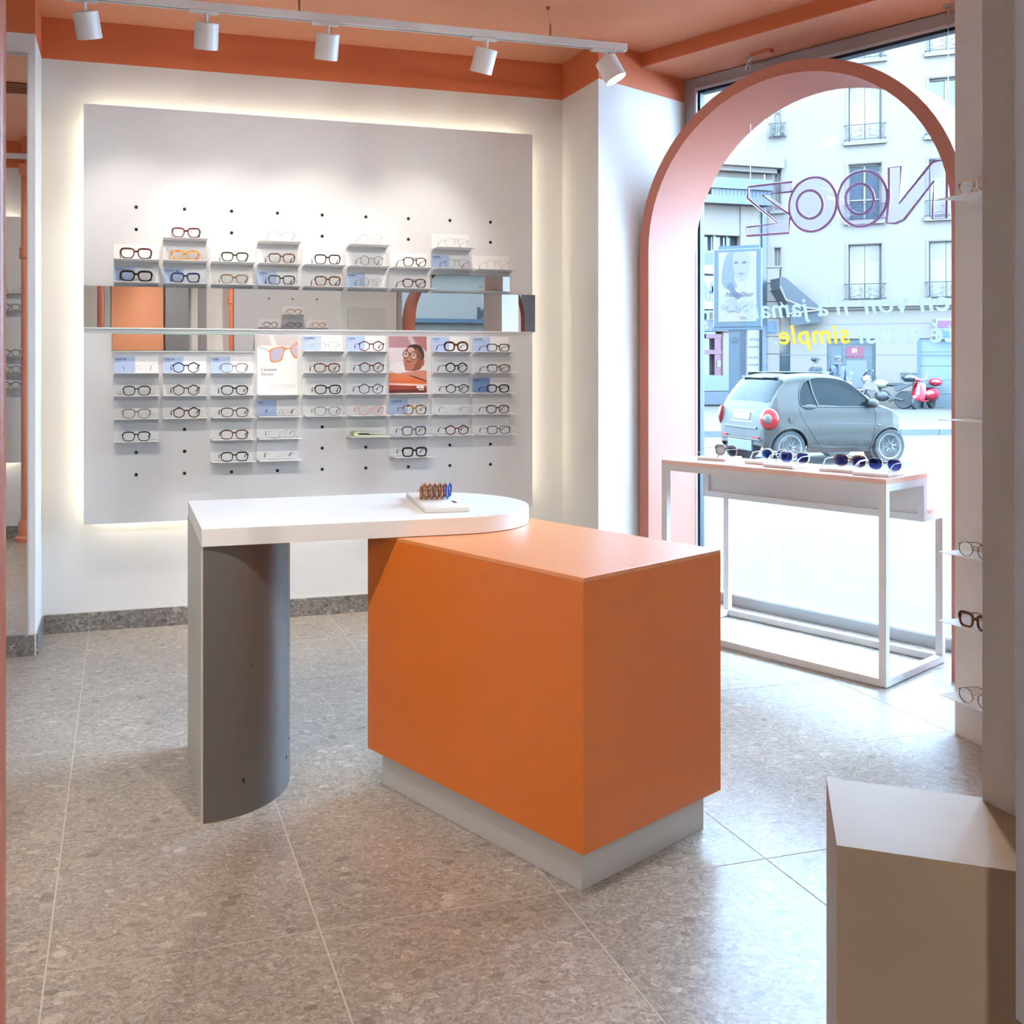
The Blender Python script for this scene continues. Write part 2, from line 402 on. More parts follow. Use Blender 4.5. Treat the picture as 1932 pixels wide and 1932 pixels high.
# ---- rear of the shop (seen in the mirrors)
rw = MB().box(-3.2, 3.62, -3.2, -3.0, 0, ZC).box(5.46, 7.0, -3.2, -3.0, 0, ZC).box(3.62, 5.46, -3.2, -3.0, 2.90, ZC)
struct(rw.build('wall_rear', m_wall))
struct(MB().box(3.62, 3.72, -3.16, -3.08, 0, 2.90).box(5.36, 5.46, -3.16, -3.08, 0, 2.90).box(3.72, 5.36, -3.16, -3.08, 2.82, 2.90).build('window_2', m_alu))
MB().box(3.72, 5.36, -3.125, -3.119, 0, 2.82).build('pane', m_pane, bpy.data.objects['window_2'])
MB().box(-.14, .50, -3.0, -2.97, 0, 2.81).build('orange_wall_panel', m_ceil)
tag(bpy.data.objects['orange_wall_panel'], 'flat orange panel on the rear wall, seen in the mirror strip', 'wall panel')
tag(MB().box(-.30, -.15, -3.0, -2.95, 0, 2.81).build('ribbed_panel', pmat('grey_ribbed_metal', (.5, .52, .53), .5)), 'grey ribbed panel beside the orange panel on the rear wall', 'wall panel')
tag(MB().box(.52, .80, -2.95, -2.72, 0, ZC).build('concrete_column', pmat('blue_grey_concrete', (.19, .19, .21), .7)), 'dark blue-grey square column by the rear wall, seen in the mirrors', 'column')
dr = struct(MB().box(2.93, 3.45, -3.0, -2.975, 0, 2.1).build('door_1', pmat('grey_white_door', (.66, .66, .62), .5)))
MB().lathe([(.012, 0), (.012, .05), (.028, .05), (.028, .07)], 12, Matrix.Translation((3.39, -2.975, 1.02)) @ Matrix.Rotation(R(-90), 4, 'X')).build('handle', m_steel, dr, smooth=True)
def arch_shell(name, label, cx, z0, ri, ro, depth, M):
    """round-headed portal standing on the floor; local x across, y depth, z up"""
    n = 40; inn = [(-ri, 0.0)] + [(-ri * math.cos(math.pi * k / n), z0 + ri * math.sin(math.pi * k / n)) for k in range(n + 1)] + [(ri, 0.0)]
    out = [(-ro, 0.0)] + [(-ro * math.cos(math.pi * k / n), z0 + ro * math.sin(math.pi * k / n)) for k in range(n + 1)] + [(ro, 0.0)]
    m = len(inn); V = []
    for y in (0, depth):
        for p in inn: V.append(M @ Vector((cx + p[0], y, p[1])))
        for p in out: V.append(M @ Vector((cx + p[0], y, p[1])))
    F = []
    for i in range(m - 1):
        F += [(i, i + 1, m + i + 1, m + i), (2 * m + i, 3 * m + i, 3 * m + i + 1, 2 * m + i + 1), (i, 2 * m + i, 2 * m + i + 1, i + 1), (m + i, m + i + 1, 3 * m + i + 1, 3 * m + i)]
    F += [(0, m, 3 * m, 2 * m), (m - 1, 3 * m - 1, 4 * m - 1, 2 * m - 1)]
    b = MB(); b.add(V, F); o = b.build(name, m_arch, smooth=True); return tag(o, label, 'arch')
# local x = -B, local y = +A
arch_shell('arch_portal', 'orange round arch portal standing in front of the shop window', 0, 1.932, .762, .820, .432, frame3(ab(4.35, 2.48), -BX, AX))
arch_shell("arch_portal", "orange arch portal at the rear window, seen in the mirrors", 0, 1.932, .762, .820, .432, frame3((4.54, -2.62, 0), (-1, 0, 0), (0, -1, 0)))
# ---- orange iron pipes
def pipe(label, x, y, r=.031):
    t = thing('pipe_column', label, 'pipe', (x, y, 0))
    MB().lathe([(r, .16), (r, ZC)], 20).build('shaft', m_pipe, t, smooth=True)
    MB().lathe([(.075, 0), (.075, .03), (.055, .045), (.05, .14), (.036, .16)], 20).build('foot', m_pipe, t, smooth=True)
    MB().lathe([(r + .001, 2.10), (.045, 2.115), (.045, 2.135), (.04, 2.15), (.045, 2.165), (.045, 2.185), (r + .001, 2.2)], 20).build('collar', m_pipe, t, smooth=True)
    MB().lathe([(r + .001, 2.72), (.048, 2.75), (.048, 2.81), (r + .001, 2.82)], 20).build('capital', m_pipe, t, smooth=True)
pipe('slim orange iron pipe column at the left edge of the picture', -.176, 1.357)
pipe('orange iron pipe column mirrored in the tall mirror', -.70, 1.62)
pipe('orange iron pipe column by the rear wall, seen in the mirrors', 1.35, -2.85)
pipe('orange iron pipe column in front of the rear arch, seen in the mirrors', 5.02, -2.45, .06)

# ================================================================== COUNTER
XC0, YC0, YC1, ZT, ZTB = .217, 2.848, 3.462, .844, .793
RC = (YC1 - YC0) / 2; XCC = 1.022
n = 32
poly = [(XC0, YC0)] + [(XCC + RC * math.cos(-math.pi / 2 + math.pi * k / n), (YC0 + YC1) / 2 + RC * math.sin(-math.pi / 2 + math.pi * k / n)) for k in range(n + 1)] + [(XC0, YC1)]
tag(MB().prism(poly, ZTB + .001, ZT).build('counter_top', m_white, smooth=True), 'long white counter top with one half-round end', 'counter top')
col = thing('concrete_column', 'half-round dark grey concrete column carrying the white counter top', 'column', (XC0, (YC0 + YC1) / 2, 0))
rr = .300; half = [(rr * math.cos(-math.pi / 2 + math.pi * k / 40), rr * math.sin(-math.pi / 2 + math.pi * k / 40)) for k in range(41)]
MB().prism([(0.004, p[1]) if p[0] < .004 else p for p in half], 0, ZTB).build('shell', m_conc, col, smooth=True)
MB().box(-.002, .004, -rr + .002, rr - .002, 0, ZTB).build('flat_side', pmat('pale_cream_board', (.60, .56, .49), .5, vary=.05, scale=30), col)
for an, z, s in ((-66, .10, 1.3), (-25, .095, 1.2), (-18, .14, .9), (-60, .43, .6), (-48, .57, .4), (-35, .66, .4), (-72, .33, .4), (-40, .27, .4), (-8, .42, .5)):
    a = R(an); p = Vector((rr * math.cos(a), rr * math.sin(a), z))
    MB().ell((0, 0, 0), (.004 * s, .0012, .006 * s), 8, 5, M=Matrix.Translation(p) @ Matrix.Rotation(a + R(90), 4, 'Z')).build('pore', m_pore, col)
# orange block on a white plinth, turned with the street front
BN = Vector((1.084, 2.186, 0)); LA, LB, ZB0, ZB1 = .589, .872, .113, .792
bx = thing('orange_block', 'orange frosted acrylic block on a white plinth under the counter top', 'counter block', BN, BETA)
T = .012
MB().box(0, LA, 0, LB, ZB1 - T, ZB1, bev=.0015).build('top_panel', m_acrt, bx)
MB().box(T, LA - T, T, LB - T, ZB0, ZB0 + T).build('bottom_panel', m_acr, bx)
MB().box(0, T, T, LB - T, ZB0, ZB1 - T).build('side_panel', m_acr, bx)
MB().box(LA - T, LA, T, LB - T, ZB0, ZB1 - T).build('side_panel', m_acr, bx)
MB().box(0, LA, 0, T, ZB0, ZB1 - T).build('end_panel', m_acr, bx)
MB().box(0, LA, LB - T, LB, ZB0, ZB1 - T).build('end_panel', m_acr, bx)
MB().box(.036, LA - .03, .036, LB - .03, 0, ZB0).build('plinth', pmat('white_satin_plinth', (.66, .64, .62), .35, vary=.02), bx)
# the top panel is a lighter, more strongly coated orange than the sides

# ---- sample tray with lens clips
tr0, tr1, tr2 = at_z(802, 968, ZT), at_z(886, 966, ZT), at_z(746, 939, ZT)
ux, uy = (tr1 - tr0), (tr2 - tr0); Lx = ux.length; uy = uy - ux.normalized() * uy.dot(ux.normalized()); Ly = uy.length
M_tr = frame3((tr0.x, tr0.y, ZT), ux, uy)
tray = thing('sample_tray', 'white sample tray of colour lens clips on the counter top', 'tray', tr0)
tray.rotation_euler = (0, 0, math.atan2(ux.y, ux.x)); tray.location = (tr0.x, tr0.y, ZT)
MB().box(0, Lx, 0, Ly, 0, .017, bev=.003).build('body', pmat('off_white_plastic', (.80, .775, .76), .4), tray, smooth=True)
link('lettering', text_mesh('nooz', .026, pmat('dark_print', (.05, .05, .06), .6), bold=.0006), tray, M=Matrix.Translation((Lx - .02, .09, .0172)) @ Matrix.Rotation(R(90), 4, 'Z') @ Matrix.Scale(1, 4))

# ---- tall mirror on the pier at the far left
tm = thing('tall_mirror', 'tall frameless mirror on the white pier at the far left', 'mirror', (-.80, 4.726, .10))
MB().box(-.45, .385, -.012, -.002, .0, 2.62).build('glass', m_mirror, tm)
MB().box(.385, .392, -.016, -.001, .0, 2.62).build('edge_trim', m_alul, tm)

# ---- right partition with shelves, near panel on its concrete block, near post
struct(MB().box(2.852, 2.99, 2.42, 2.822, 0, ZC).build('wall_right_partition', pmat('lilac_white_plaster', (.72, .70, .70), .6)))
m_pier = pmat('cream_plaster', (.80, .755, .70), .6)
np_ = thing('freestanding_stand', 'cream display panel standing on the concrete block at the right edge', 'panel', (.975, .904, .8))
MB().box(0, 1.0, -.022, .021, 0, 1.9).build('core', m_pier, np_)
MB().box(.004, 1.0, .021, .025, 0.002, 1.9).build('face', m_panel, np_)
tag(MB().box(1.20, 1.97, .72, .92, 0, .799).build('panel_base', m_pier), 'plain cream base under the display panel at the right edge', 'base')
u1 = Vector((.135, -.094, 0)).normalized(); u2 = Vector((.108, .148, 0)).normalized()
cb = MB(); p0 = Vector((.734, .881, 0)); cb.prism([tuple((p0).xy), tuple((p0 + u1 * .30).xy), tuple((p0 + u1 * .30 + u2 * .183).xy), tuple((p0 + u2 * .183).xy)], 0, .8)
tag(cb.build('concrete_block', m_conc2), 'brown-grey concrete block with smooth top in the lower right corner', 'concrete block')
post = thing('door_post', 'grey-lilac post at the right edge of the picture', 'post', (.688, .60, 0))
MB().box(-.010, .07, -.012, .012, .797, 2.7).build('post', pmat('lilac_grey_lacquer', (.42, .40, .44), .35), post)
MB().box(.0, .12, -.05, .0, 0, .797).build('foot', pmat('pale_pink_plaster', (.70, .64, .62), .6), post)
# ================================================================== DISPLAY WALL
COLX = [.0633 + .2326 * k for k in range(9)]
ROWZ = [2.091 - .1098 * k for k in range(13)]
LEDGE = -.047
PX0, PX1, PZ0, PZ1 = -.183, 2.171, .538, 2.584
dp = thing('backlit_panel', 'large white display panel with a glowing backlit edge on the back wall', 'display panel', ((PX0 + PX1) / 2, YP, PZ0))
ox, oz = (PX0 + PX1) / 2, PZ0
MB().box(PX0 - ox, PX1 - ox, 0, .02, 0, PZ1 - PZ0).build('board', m_panel, dp)
for (x0, x1, z0, z1) in ((PX0 + .05, PX1 - .05, PZ1 - .052, PZ1 - .04), (PX0 + .05, PX1 - .05, PZ0 + .04, PZ0 + .052), (PX0 + .04, PX0 + .052, PZ0 + .06, PZ1 - .06), (PX1 - .052, PX1 - .04, PZ0 + .06, PZ1 - .06)):
    MB().box(x0 - ox, x1 - ox, .022, .032, z0 - oz, z1 - oz).build('led_strip', m_led, dp)
for zz in (.3, 1.7): MB().box(PX0 - ox + .2, PX1 - ox - .2, .02, YW - YP - .001, zz, zz + .04).build('wall_bracket', m_steel, dp)
hole_me = MB().lathe([(.0085, -.0006), (.0085, .0006)], 12, axis='y').mesh('peg_hole', m_black)
# ---- long mirror strip
ms = thing('mirror_strip', 'long narrow mirror strip across the backlit display panel', 'mirror', (ox, YP, 1.497))
MB().box(-.183 - ox, 2.184 - ox, -.008, -.0005, 0, .202).build('glass', m_mirror, ms)
MB().box(-.183 - ox, 2.184 - ox, -.012, -.0005, -.006, 0).build('bottom_lip', m_shelf, ms)

# ---- eyeglasses
def outline(shape, w, h, n=26):
    P = []
    for k in range(n):
        t = 2 * math.pi * k / n; c, s = math.cos(t), math.sin(t)
        if shape == 'square': e = .44; x, z = math.copysign(abs(c) ** e, c), math.copysign(abs(s) ** e, s); x *= 1 - .17 * max(0, -z)
        elif shape == 'rect': e = .45; x, z = math.copysign(abs(c) ** e, c), math.copysign(abs(s) ** e, s); x *= 1 - .07 * max(0, -z)
        elif shape == 'panto': e = .55 if s > 0 else .85; x, z = math.copysign(abs(c) ** .66, c), math.copysign(abs(s) ** e, s); x *= 1 - .08 * max(0, -z)
        elif shape == 'way': e = .46; x, z = math.copysign(abs(c) ** e, c), math.copysign(abs(s) ** e, s); x *= 1 - .26 * max(0, -z)
        elif shape == 'hex':
            m = (t + math.pi / 6) % (math.pi / 3) - math.pi / 6; r = (math.cos(math.pi / 6) / math.cos(m)) ** .8; x, z = r * c * 1.02, r * s * 1.06
        elif shape == 'pilot': e = .6; x, z = math.copysign(abs(c) ** e, c), math.copysign(abs(s) ** .75, s); x = x * (1 - .16 * max(0, -z)) + .10 * max(0, -z) * 1
        elif shape == 'big': e = .7; x, z = math.copysign(abs(c) ** e, c), math.copysign(abs(s) ** e, s)
        else: x, z = c, s
        P.append((x * w / 2, z * h / 2))
    return P
m_lens = glass_mat('clear_lens', (.995, .995, .995), .45)
GL = {}
def gl_mat(k):
    if k in GL: return GL[k]
    S = dict(black=(.010, .010, .012), navy=(.02, .035, .10), grey=(.22, .22, .24), lgrey=(.50, .49, .50), brown=(.075, .038, .024), dbrown=(.028, .016, .012), taupe=(.22, .15, .10), olive=(.05, .043, .03), purple=(.14, .105, .125), pink=(.62, .30, .25), crystal=(.66, .64, .60), blue=(.02, .03, .09))
    W = dict(gold=(.62, .48, .34), silver=(.55, .53, .52), rose=(.55, .22, .14), bwire=(.05, .05, .055))
    Tt = dict(tort=((.016, .009, .007), (.18, .05, .016)), rtort=((.02, .007, .009), (.20, .03, .018)), dtort=((.012, .008, .007), (.13, .035, .018)), amber=((.50, .13, .015), (.85, .36, .06)), red=((.04, .006, .008), (.16, .014, .014)), leo=((.02, .012, .008), (.55, .26, .05)))
    if k in S: m = pmat('acetate_' + k, S[k], .12, vary=.1, scale=60)
    elif k in W: m = pmat('metal_wire_' + k, W[k], .25, metal=.8)
    else: m = tort_mat('acetate_' + k, *Tt[k])
    GL[k] = m; return m
def glasses(label, shape, mk, wid=.138, hgt=.046, t=.0042, wire=False, rimless=False, lens=None, templ=.118, tmk=None, group=None, pads=None, name='eyeglasses', nose=.019, drop=.030, splay=.0, cat='eyeglasses', temples=True, topw=1.5):
    """front faces -y, temples run to +y; origin at the middle of the base"""
    g = thing(name, label, cat, group=group)
    m = gl_mat(mk); mt = gl_mat(tmk or mk); ml = lens or m_lens
    if not wire and not rimless: t *= 1.18; nose -= .006
    lw = (wid - nose - 4 * t - .008) / 2; lh = hgt - 2 * t; cx = nose / 2 + t + lw / 2; cz = hgt / 2
    d = .0022 if not wire else .0010
    fr = MB(); n = 26
    for s in (-1, 1):
        pl = outline(shape, lw, lh, n); pts = [(s * cx + s * p[0], cz + p[1]) for p in pl]
        if not rimless:
            V = []
            for k in range(n):
                a, b = Vector(pts[k - 1]), Vector(pts[(k + 1) % n]); tt = (b - a).normalized(); nn = Vector((tt.y, -tt.x))
                if nn.dot(Vector((pts[k][0] - s * cx, pts[k][1] - cz))) < 0: nn = -nn
                th = t * (1 + (topw - 1) * max(0, (pts[k][1] - cz) / (lh / 2))) if not wire else t
                o = Vector(pts[k]) + nn * th
                V += [(pts[k][0], -d, pts[k][1]), (o.x, -d, o.y), (o.x, d, o.y), (pts[k][0], d, pts[k][1])]
            F = []
            for k in range(n):
                j = (k + 1) % n
                for q in range(4): F.append((4 * k + q, 4 * k + (q + 1) % 4, 4 * j + (q + 1) % 4, 4 * j + q))
            fr.add(V, F)
        le = MB(); le.add([(p[0], 0, p[1]) for p in pts], [tuple(range(n))])
        le.build('lens', ml, g)
        # end piece and hinge
        ex = s * (wid / 2 - t * .9); ez = cz + lh * .27
        fr.box(min(ex, s * (cx + lw / 2 - .001)), max(ex, s * (cx + lw / 2 - .001)), -d, d + .003, ez - t * (.8 if wire else 1.1), ez + t * (.8 if wire else 1.1))
        if wire or rimless:
            MB().ell((s * (nose / 2 - .001), .005, cz - .004), (.0018, .0028, .005), 8, 5).build('nose_pad', gl_mat(pads or 'dbrown') if pads else m_lens, g)
            fr.tube([(s * (nose / 2 + t), d, cz + .002), (s * (nose / 2), .006, cz), (s * (nose / 2 - .001), .005, cz - .003)], .0006, 5)
        if temples:
            tp = MB(); rt = (.0011 if wire else .0017)
            xx = s * (wid / 2 - .002); x2 = s * (wid / 2 - .002 + splay)
            pth = [(xx, .002, ez), (xx, templ * .3, ez + .0005), (x2, templ * .66, ez - .001), (x2 - s * .003, templ * .82, ez - drop * .35), (x2 - s * .006, templ, max(.003, ez - drop))]
            tp.tube(pth, [rt, rt * .9, rt * 1.0, rt * 1.5, rt * 1.6], 6).build('temple', mt, g, smooth=True)
    bz = cz + lh * .22; hw = nose / 2 + t * .6
    if shape == 'pilot':
        fr.tube([(-hw - .006, 0, cz + lh * .47), (0, 0, cz + lh * .49), (hw + .006, 0, cz + lh * .47)], max(.0009, t * .42), 6)
    fr.tube([(-hw, 0, bz), (-hw * .5, -.0008, bz + .0022), (hw * .5, -.0008, bz + .0022), (hw, 0, bz)], max(.0009, t * (.60 if wire else .85)), 6)
    fr.build('frame', m, g)
    return g
COLN = ['leftmost', 'second', 'third', 'fourth', 'middle', 'sixth', 'seventh', 'eighth', 'rightmost']
ORD = ['first', 'second', 'third', 'fourth', 'fifth', 'sixth']
ROWN = {r: '%s row %s the mirror strip' % (ORD[3 - r] if r < 4 else ORD[r - 6], 'above' if r < 4 else 'below') for r in (1, 2, 3, 6, 7, 8, 9, 10, 11)}
# (look, shape, material, options)
def G(look, shape, mk, **k): return (look, shape, mk, k)
W = dict(wire=True, t=.0014)
SH = {
 (0, 2): G('dark red tortoiseshell', 'way', 'rtort', wid=.155, hgt=.050, t=.005), (0, 3): G('glossy black thick', 'way', 'black', wid=.158, hgt=.051, t=.0058),
 (1, 1): G('red tortoiseshell', 'way', 'rtort', wid=.144, hgt=.047, t=.005), (1, 2): G('amber orange', 'way', 'amber', wid=.144, hgt=.046, t=.0052), (1, 3): G('navy blue', 'way', 'navy', wid=.145, hgt=.047, t=.0052),
 (2, 2): G('dark olive', 'way', 'olive', wid=.140, hgt=.045, t=.0046), (2, 3): G('taupe', 'way', 'taupe', wid=.142, hgt=.045, t=.0046),
 (3, 1): G('translucent grey', 'square', 'lgrey', wid=.140, t=.0030), (3, 2): G('brown tortoiseshell', 'square', 'tort', wid=.140, t=.0034), (3, 3): G('slim black', 'square', 'black', wid=.140, t=.0034),
 (4, 2): G('square black', 'square', 'dbrown', wid=.140, hgt=.048, t=.0042), (4, 3): G('square tortoiseshell', 'square', 'tort', wid=.140, hgt=.048, t=.0042),
 (5, 1): G('rose gold hexagonal', 'hex', 'rose', wid=.128, hgt=.050, nose=.024, **W), (5, 2): G('black hexagonal', 'hex', 'bwire', wid=.130, hgt=.050, nose=.024, wire=True, t=.0018), (5, 3): G('pale silver hexagonal', 'hex', 'gold', wid=.128, hgt=.048, nose=.024, **W),
 (6, 2): G('dark brown navigator', 'pilot', 'dbrown', wid=.135, hgt=.048, t=.0032, topw=1.2), (6, 3): G('brown tortoiseshell navigator', 'pilot', 'dtort', wid=.135, hgt=.047, t=.0036, topw=1.2),
 (7, 1): G('pale gold wire pilot', 'pilot', 'gold', wid=.138, hgt=.044, wire=True, t=.0009, nose=.022), (7, 2): G('black wire pilot', 'pilot', 'bwire', wid=.138, hgt=.044, wire=True, t=.0010, nose=.022), (8, 2): G('thin gold wire pilot', 'pilot', 'gold', wid=.138, hgt=.044, wire=True, t=.0009, nose=.022),
 (0, 7): G('rimless', 'panto', 'silver', wid=.138, hgt=.044, rimless=True, t=.0010), (0, 8): G('dark brown panto', 'panto', 'dbrown', wid=.135, t=.0034), (0, 9): G('light brown panto', 'panto', 'taupe', wid=.138, t=.0030), (0, 10): G('black panto', 'panto', 'black', wid=.137, t=.0034),
 (1, 7): G('blue-black geometric', 'hex', 'blue', wid=.137, hgt=.050, t=.0036), (1, 8): G('brown geometric', 'hex', 'brown', wid=.137, hgt=.050, t=.0036), (1, 9): G('dark tortoiseshell geometric', 'hex', 'dtort', wid=.138, hgt=.050, t=.0042),
 (2, 7): G('smoke grey', 'panto', 'grey', wid=.140, t=.0030), (2, 8): G('black rounded', 'panto', 'black', wid=.140, t=.0036), (2, 9): G('medium brown', 'panto', 'brown', wid=.142, t=.0032), (2, 10): G('dark tortoiseshell', 'panto', 'dtort', wid=.142, t=.0036), (2, 11): G('deep black', 'panto', 'black', wid=.142, t=.0036),
 (3, 9): G('rimless silver', 'square', 'silver', wid=.142, hgt=.044, rimless=True, t=.0010, pads='dbrown', tmk='dbrown'), (3, 10): G('clear thin wire', 'round', 'silver', wid=.140, hgt=.046, tmk='dbrown', **W), (3, 11): G('clear rimless', 'round', 'silver', wid=.140, hgt=.044, rimless=True, t=.0010, tmk='dbrown'),
 (4, 6): G('clear crystal', 'square', 'crystal', wid=.142, t=.0032), (4, 7): G('tortoiseshell keyhole', 'panto', 'tort', wid=.142, t=.0036), (4, 8): G('black keyhole', 'panto', 'black', wid=.143, t=.0042), (4, 9): G('translucent grey keyhole', 'panto', 'grey', wid=.142, t=.0030),
 (5, 6): G('red tortoiseshell geometric', 'hex', 'red', wid=.140, hgt=.050, t=.0032), (5, 7): G('deep red geometric', 'hex', 'red', wid=.140, hgt=.050, t=.0032), (5, 8): G('grey-brown geometric', 'hex', 'olive', wid=.140, hgt=.050, t=.0028), (5, 9): G('pale pink', 'round', 'pink', wid=.140, hgt=.050, t=.0024),
 (6, 9): G('leopard tortoiseshell', 'square', 'leo', wid=.136, hgt=.048, t=.0042), (6, 10): G('slate grey square', 'square', 'purple', wid=.140, hgt=.048, t=.0048), (6, 11): G('heavy black square', 'square', 'black', wid=.142, hgt=.048, t=.0056),
 (7, 6): G('oversized dark tortoiseshell', 'big', 'dtort', wid=.146, hgt=.050, t=.0060), (7, 7): G('round black', 'round', 'black', wid=.132, hgt=.049, t=.0040), (7, 8): G('thin black geometric', 'hex', 'black', wid=.136, hgt=.046, t=.0030), (7, 9): G('clear see-through', 'round', 'crystal', wid=.132, hgt=.044, wire=True, t=.0010, tmk='dbrown'), (7, 10): G('dark wine geometric', 'hex', 'red', wid=.140, hgt=.049, t=.0036),
 (8, 6): G('rectangular black', 'rect', 'black', wid=.138, hgt=.040, t=.0032), (8, 7): G('rectangular brown', 'rect', 'dtort', wid=.138, hgt=.040, t=.0032), (8, 8): G('bold black rounded', 'panto', 'black', wid=.138, hgt=.043, t=.0042), (8, 9): G('dark tortoiseshell rectangular', 'panto', 'dtort', wid=.138, hgt=.043, t=.0036), (8, 10): G('mauve grey', 'rect', 'purple', wid=.140, hgt=.042, t=.0034),
}
# ---- shelves: folded sheet metal, a back plate and a ledge
pl_me = MB().box(-.106, .106, -.003, -.0005, LEDGE, .036).mesh('back_plate', m_shelf)
lg_me = MB().box(-.106, .106, -.128, -.003, LEDGE - .0022, LEDGE).mesh('ledge', m_shelf)
sd_me = MB().slab([(0, -.003, LEDGE - .0025), (0, -.055, LEDGE - .0025), (0, -.003, LEDGE - .018)], (.0018, 0, 0)).mesh('gusset', m_shelf)
used = set(SH) | {(5, 10), (3, 8), (6, 8)}
for (c, r) in sorted(used):
    s_ = thing('display_shelf', 'white metal ledge in the %s column, %s' % (COLN[c], ROWN[r]), 'shelf', (COLX[c], YP, ROWZ[r]), group='ledges on the backlit panel')
    if (c, r) not in ((3, 8), (6, 8)): link('back_plate', pl_me, s_)
    link('ledge', lg_me, s_); link('gusset', sd_me, s_, (-.106, 0, 0)); link('gusset', sd_me, s_, (.1042, 0, 0))
for c in range(9):
    for r in range(13):
        if (c, r) in used or r in (4, 5) or (c in (3, 6) and r in (6, 7)) or (c < 3 and r == 6) or (c > 6 and r == 3): continue
        link('peg_hole', hole_me, dp, (COLX[c] - ox, -.0006, ROWZ[r] - oz))
# ---- the glasses on them
jit = random.Random(3)
for (c, r), (look, shape, mk, k) in SH.items():
    g = glasses('%s eyeglasses in the %s column, %s' % (look, COLN[c], ROWN[r]), shape, mk, group='eyeglasses on the backlit panel', **k)
    dx = {3: .004, 4: .004}.get(c, 0) + jit.uniform(-.004, .004)
    g.location = (COLX[c] + dx, YP - .112, ROWZ[r] + LEDGE + .0002); g.rotation_euler = (0, 0, jit.uniform(-.05, .05) + (.04 if c > 5 else 0))
# ---- small mirrors standing on hidden shelves
def small_mirror(label, x0, x1, r, dz=0.0):
    t = thing('shelf_mirror', label, 'mirror', ((x0 + x1) / 2, YP, ROWZ[r] + LEDGE)); hw = (x1 - x0) / 2
    MB().box(-hw, hw, -.018, -.014, .0, .080).build('glass', m_mirror, t)
    MB().box(-hw - .003, hw + .003, -.0139, -.0005, -.003, .083).build('backing', pmat('green_glass_edge', (.25, .42, .33), .3), t)
    MB().box(-hw, hw, -.030, -.0005, -.006, -.003).build('lip', m_shelf, t)
small_mirror('small wide mirror under the left half of the long mirror strip', COLX[0] - .112, COLX[2] + .112, 6)
small_mirror('small mirror above the right end of the long mirror strip', COLX[7] - .108, COLX[8] + .106, 3)
# ---- name cards
m_cardw = pmat('white_card', (.86, .85, .83), .5, vary=.005); m_cardb = pmat('pale_blue_card', (.47, .58, .80), .5, vary=.01); m_cardd = pmat('mid_blue_card', (.22, .32, .55), .5, vary=.01)
m_ink = pmat('navy_ink', (.015, .02, .06), .6); m_ink2 = pmat('grey_blue_ink', (.13, .16, .26), .6)
CARDS = {(0, 3): ('RAVEN [L]', 'CARRÉE'), (1, 3): ('RAVEN [M]', 'CARRÉE'), (3, 3): ('CAIRO', 'CARRÉE'), (5, 3): ('PEARL', 'CARRÉE'), (7, 2): ('WING', 'PILOTE'), (0, 7): ('AARON', 'CARRÉE'), (1, 7): ('STELLA', 'CARRÉE'), (2, 7): ('CARL', 'CARRÉE'), (3, 9): ('RAY', 'CARRÉE'), (4, 6): ('CARMEN', 'CARRÉE'), (5, 6): ('LUNA', 'CARRÉE'), (6, 9): ('CANDID', 'CARRÉE'), (7, 6): ('TOP 5', 'OPTIQUE'), (8, 6): ('ANDRÉ', 'RECTANGULAIRE'), (8, 8): ('SERIF', 'RECTANGULAIRE')}
MXZ = frame3((0, 0, 0), (1, 0, 0), (0, 0, 1))
for (c, r), (a, b) in CARDS.items():
    dark = (c, r) == (8, 8)
    t = thing('name_card', '%s name card in the %s column, %s' % ('mid blue' if dark else 'pale blue', COLN[c], ROWN[r]), 'card', (COLX[c] - .002, YP - .0055, ROWZ[r] + LEDGE + .0004), group='name cards on the backlit panel')
    MB().box(-.104, .104, -.0006, .0006, 0, .079).build('card', m_cardw, t)
    MB().box(-.104, -.004, -.0010, -.0006, 0, .079).build('blue_half', m_cardd if dark else m_cardb, t)
    link('lettering', text_mesh(a, .0135, m_ink, bold=.0003, spacing=1.15, ext=.0001), t, M=Matrix.Translation((-.096, -.0012, .062)) @ MXZ)
    link('lettering', text_mesh(b, .0072, m_ink2, spacing=1.1, ext=.0001), t, M=Matrix.Translation((-.096, -.0012, .053)) @ MXZ)
# ---- poster helpers: flat print made of coloured shapes (unit square, x right, z up)
def flat(parent, name, pts, mat, layer, W_, H_, ox_=0, smooth_n=0):
    P = [Vector(p) for p in pts]
    if smooth_n:
        Q = []; m_ = len(P)
        for i in range(m_):
            p0, p1, p2, p3 = P[i - 1], P[i], P[(i + 1) % m_], P[(i + 2) % m_]
            for k in range(smooth_n):
                t = k / smooth_n
                Q.append(.5 * ((2 * p1) + (-p0 + p2) * t + (2 * p0 - 5 * p1 + 4 * p2 - p3) * t * t + (-p0 + 3 * p1 - 3 * p2 + p3) * t ** 3))
        P = Q
    P = [Vector((min(1, max(0, p.x)), min(1, max(0, p.y)))) for p in P]
    y = -.0012 - .00018 * layer
    b = MB(); b.add([((p.x - .5) * W_ + ox_, y, p.y * H_) for p in P], [tuple(range(len(P)))])
    return b.build(name, mat, parent)
pm = lambda n, c: pmat('print_' + n, S2L(*c), .5, vary=.01)
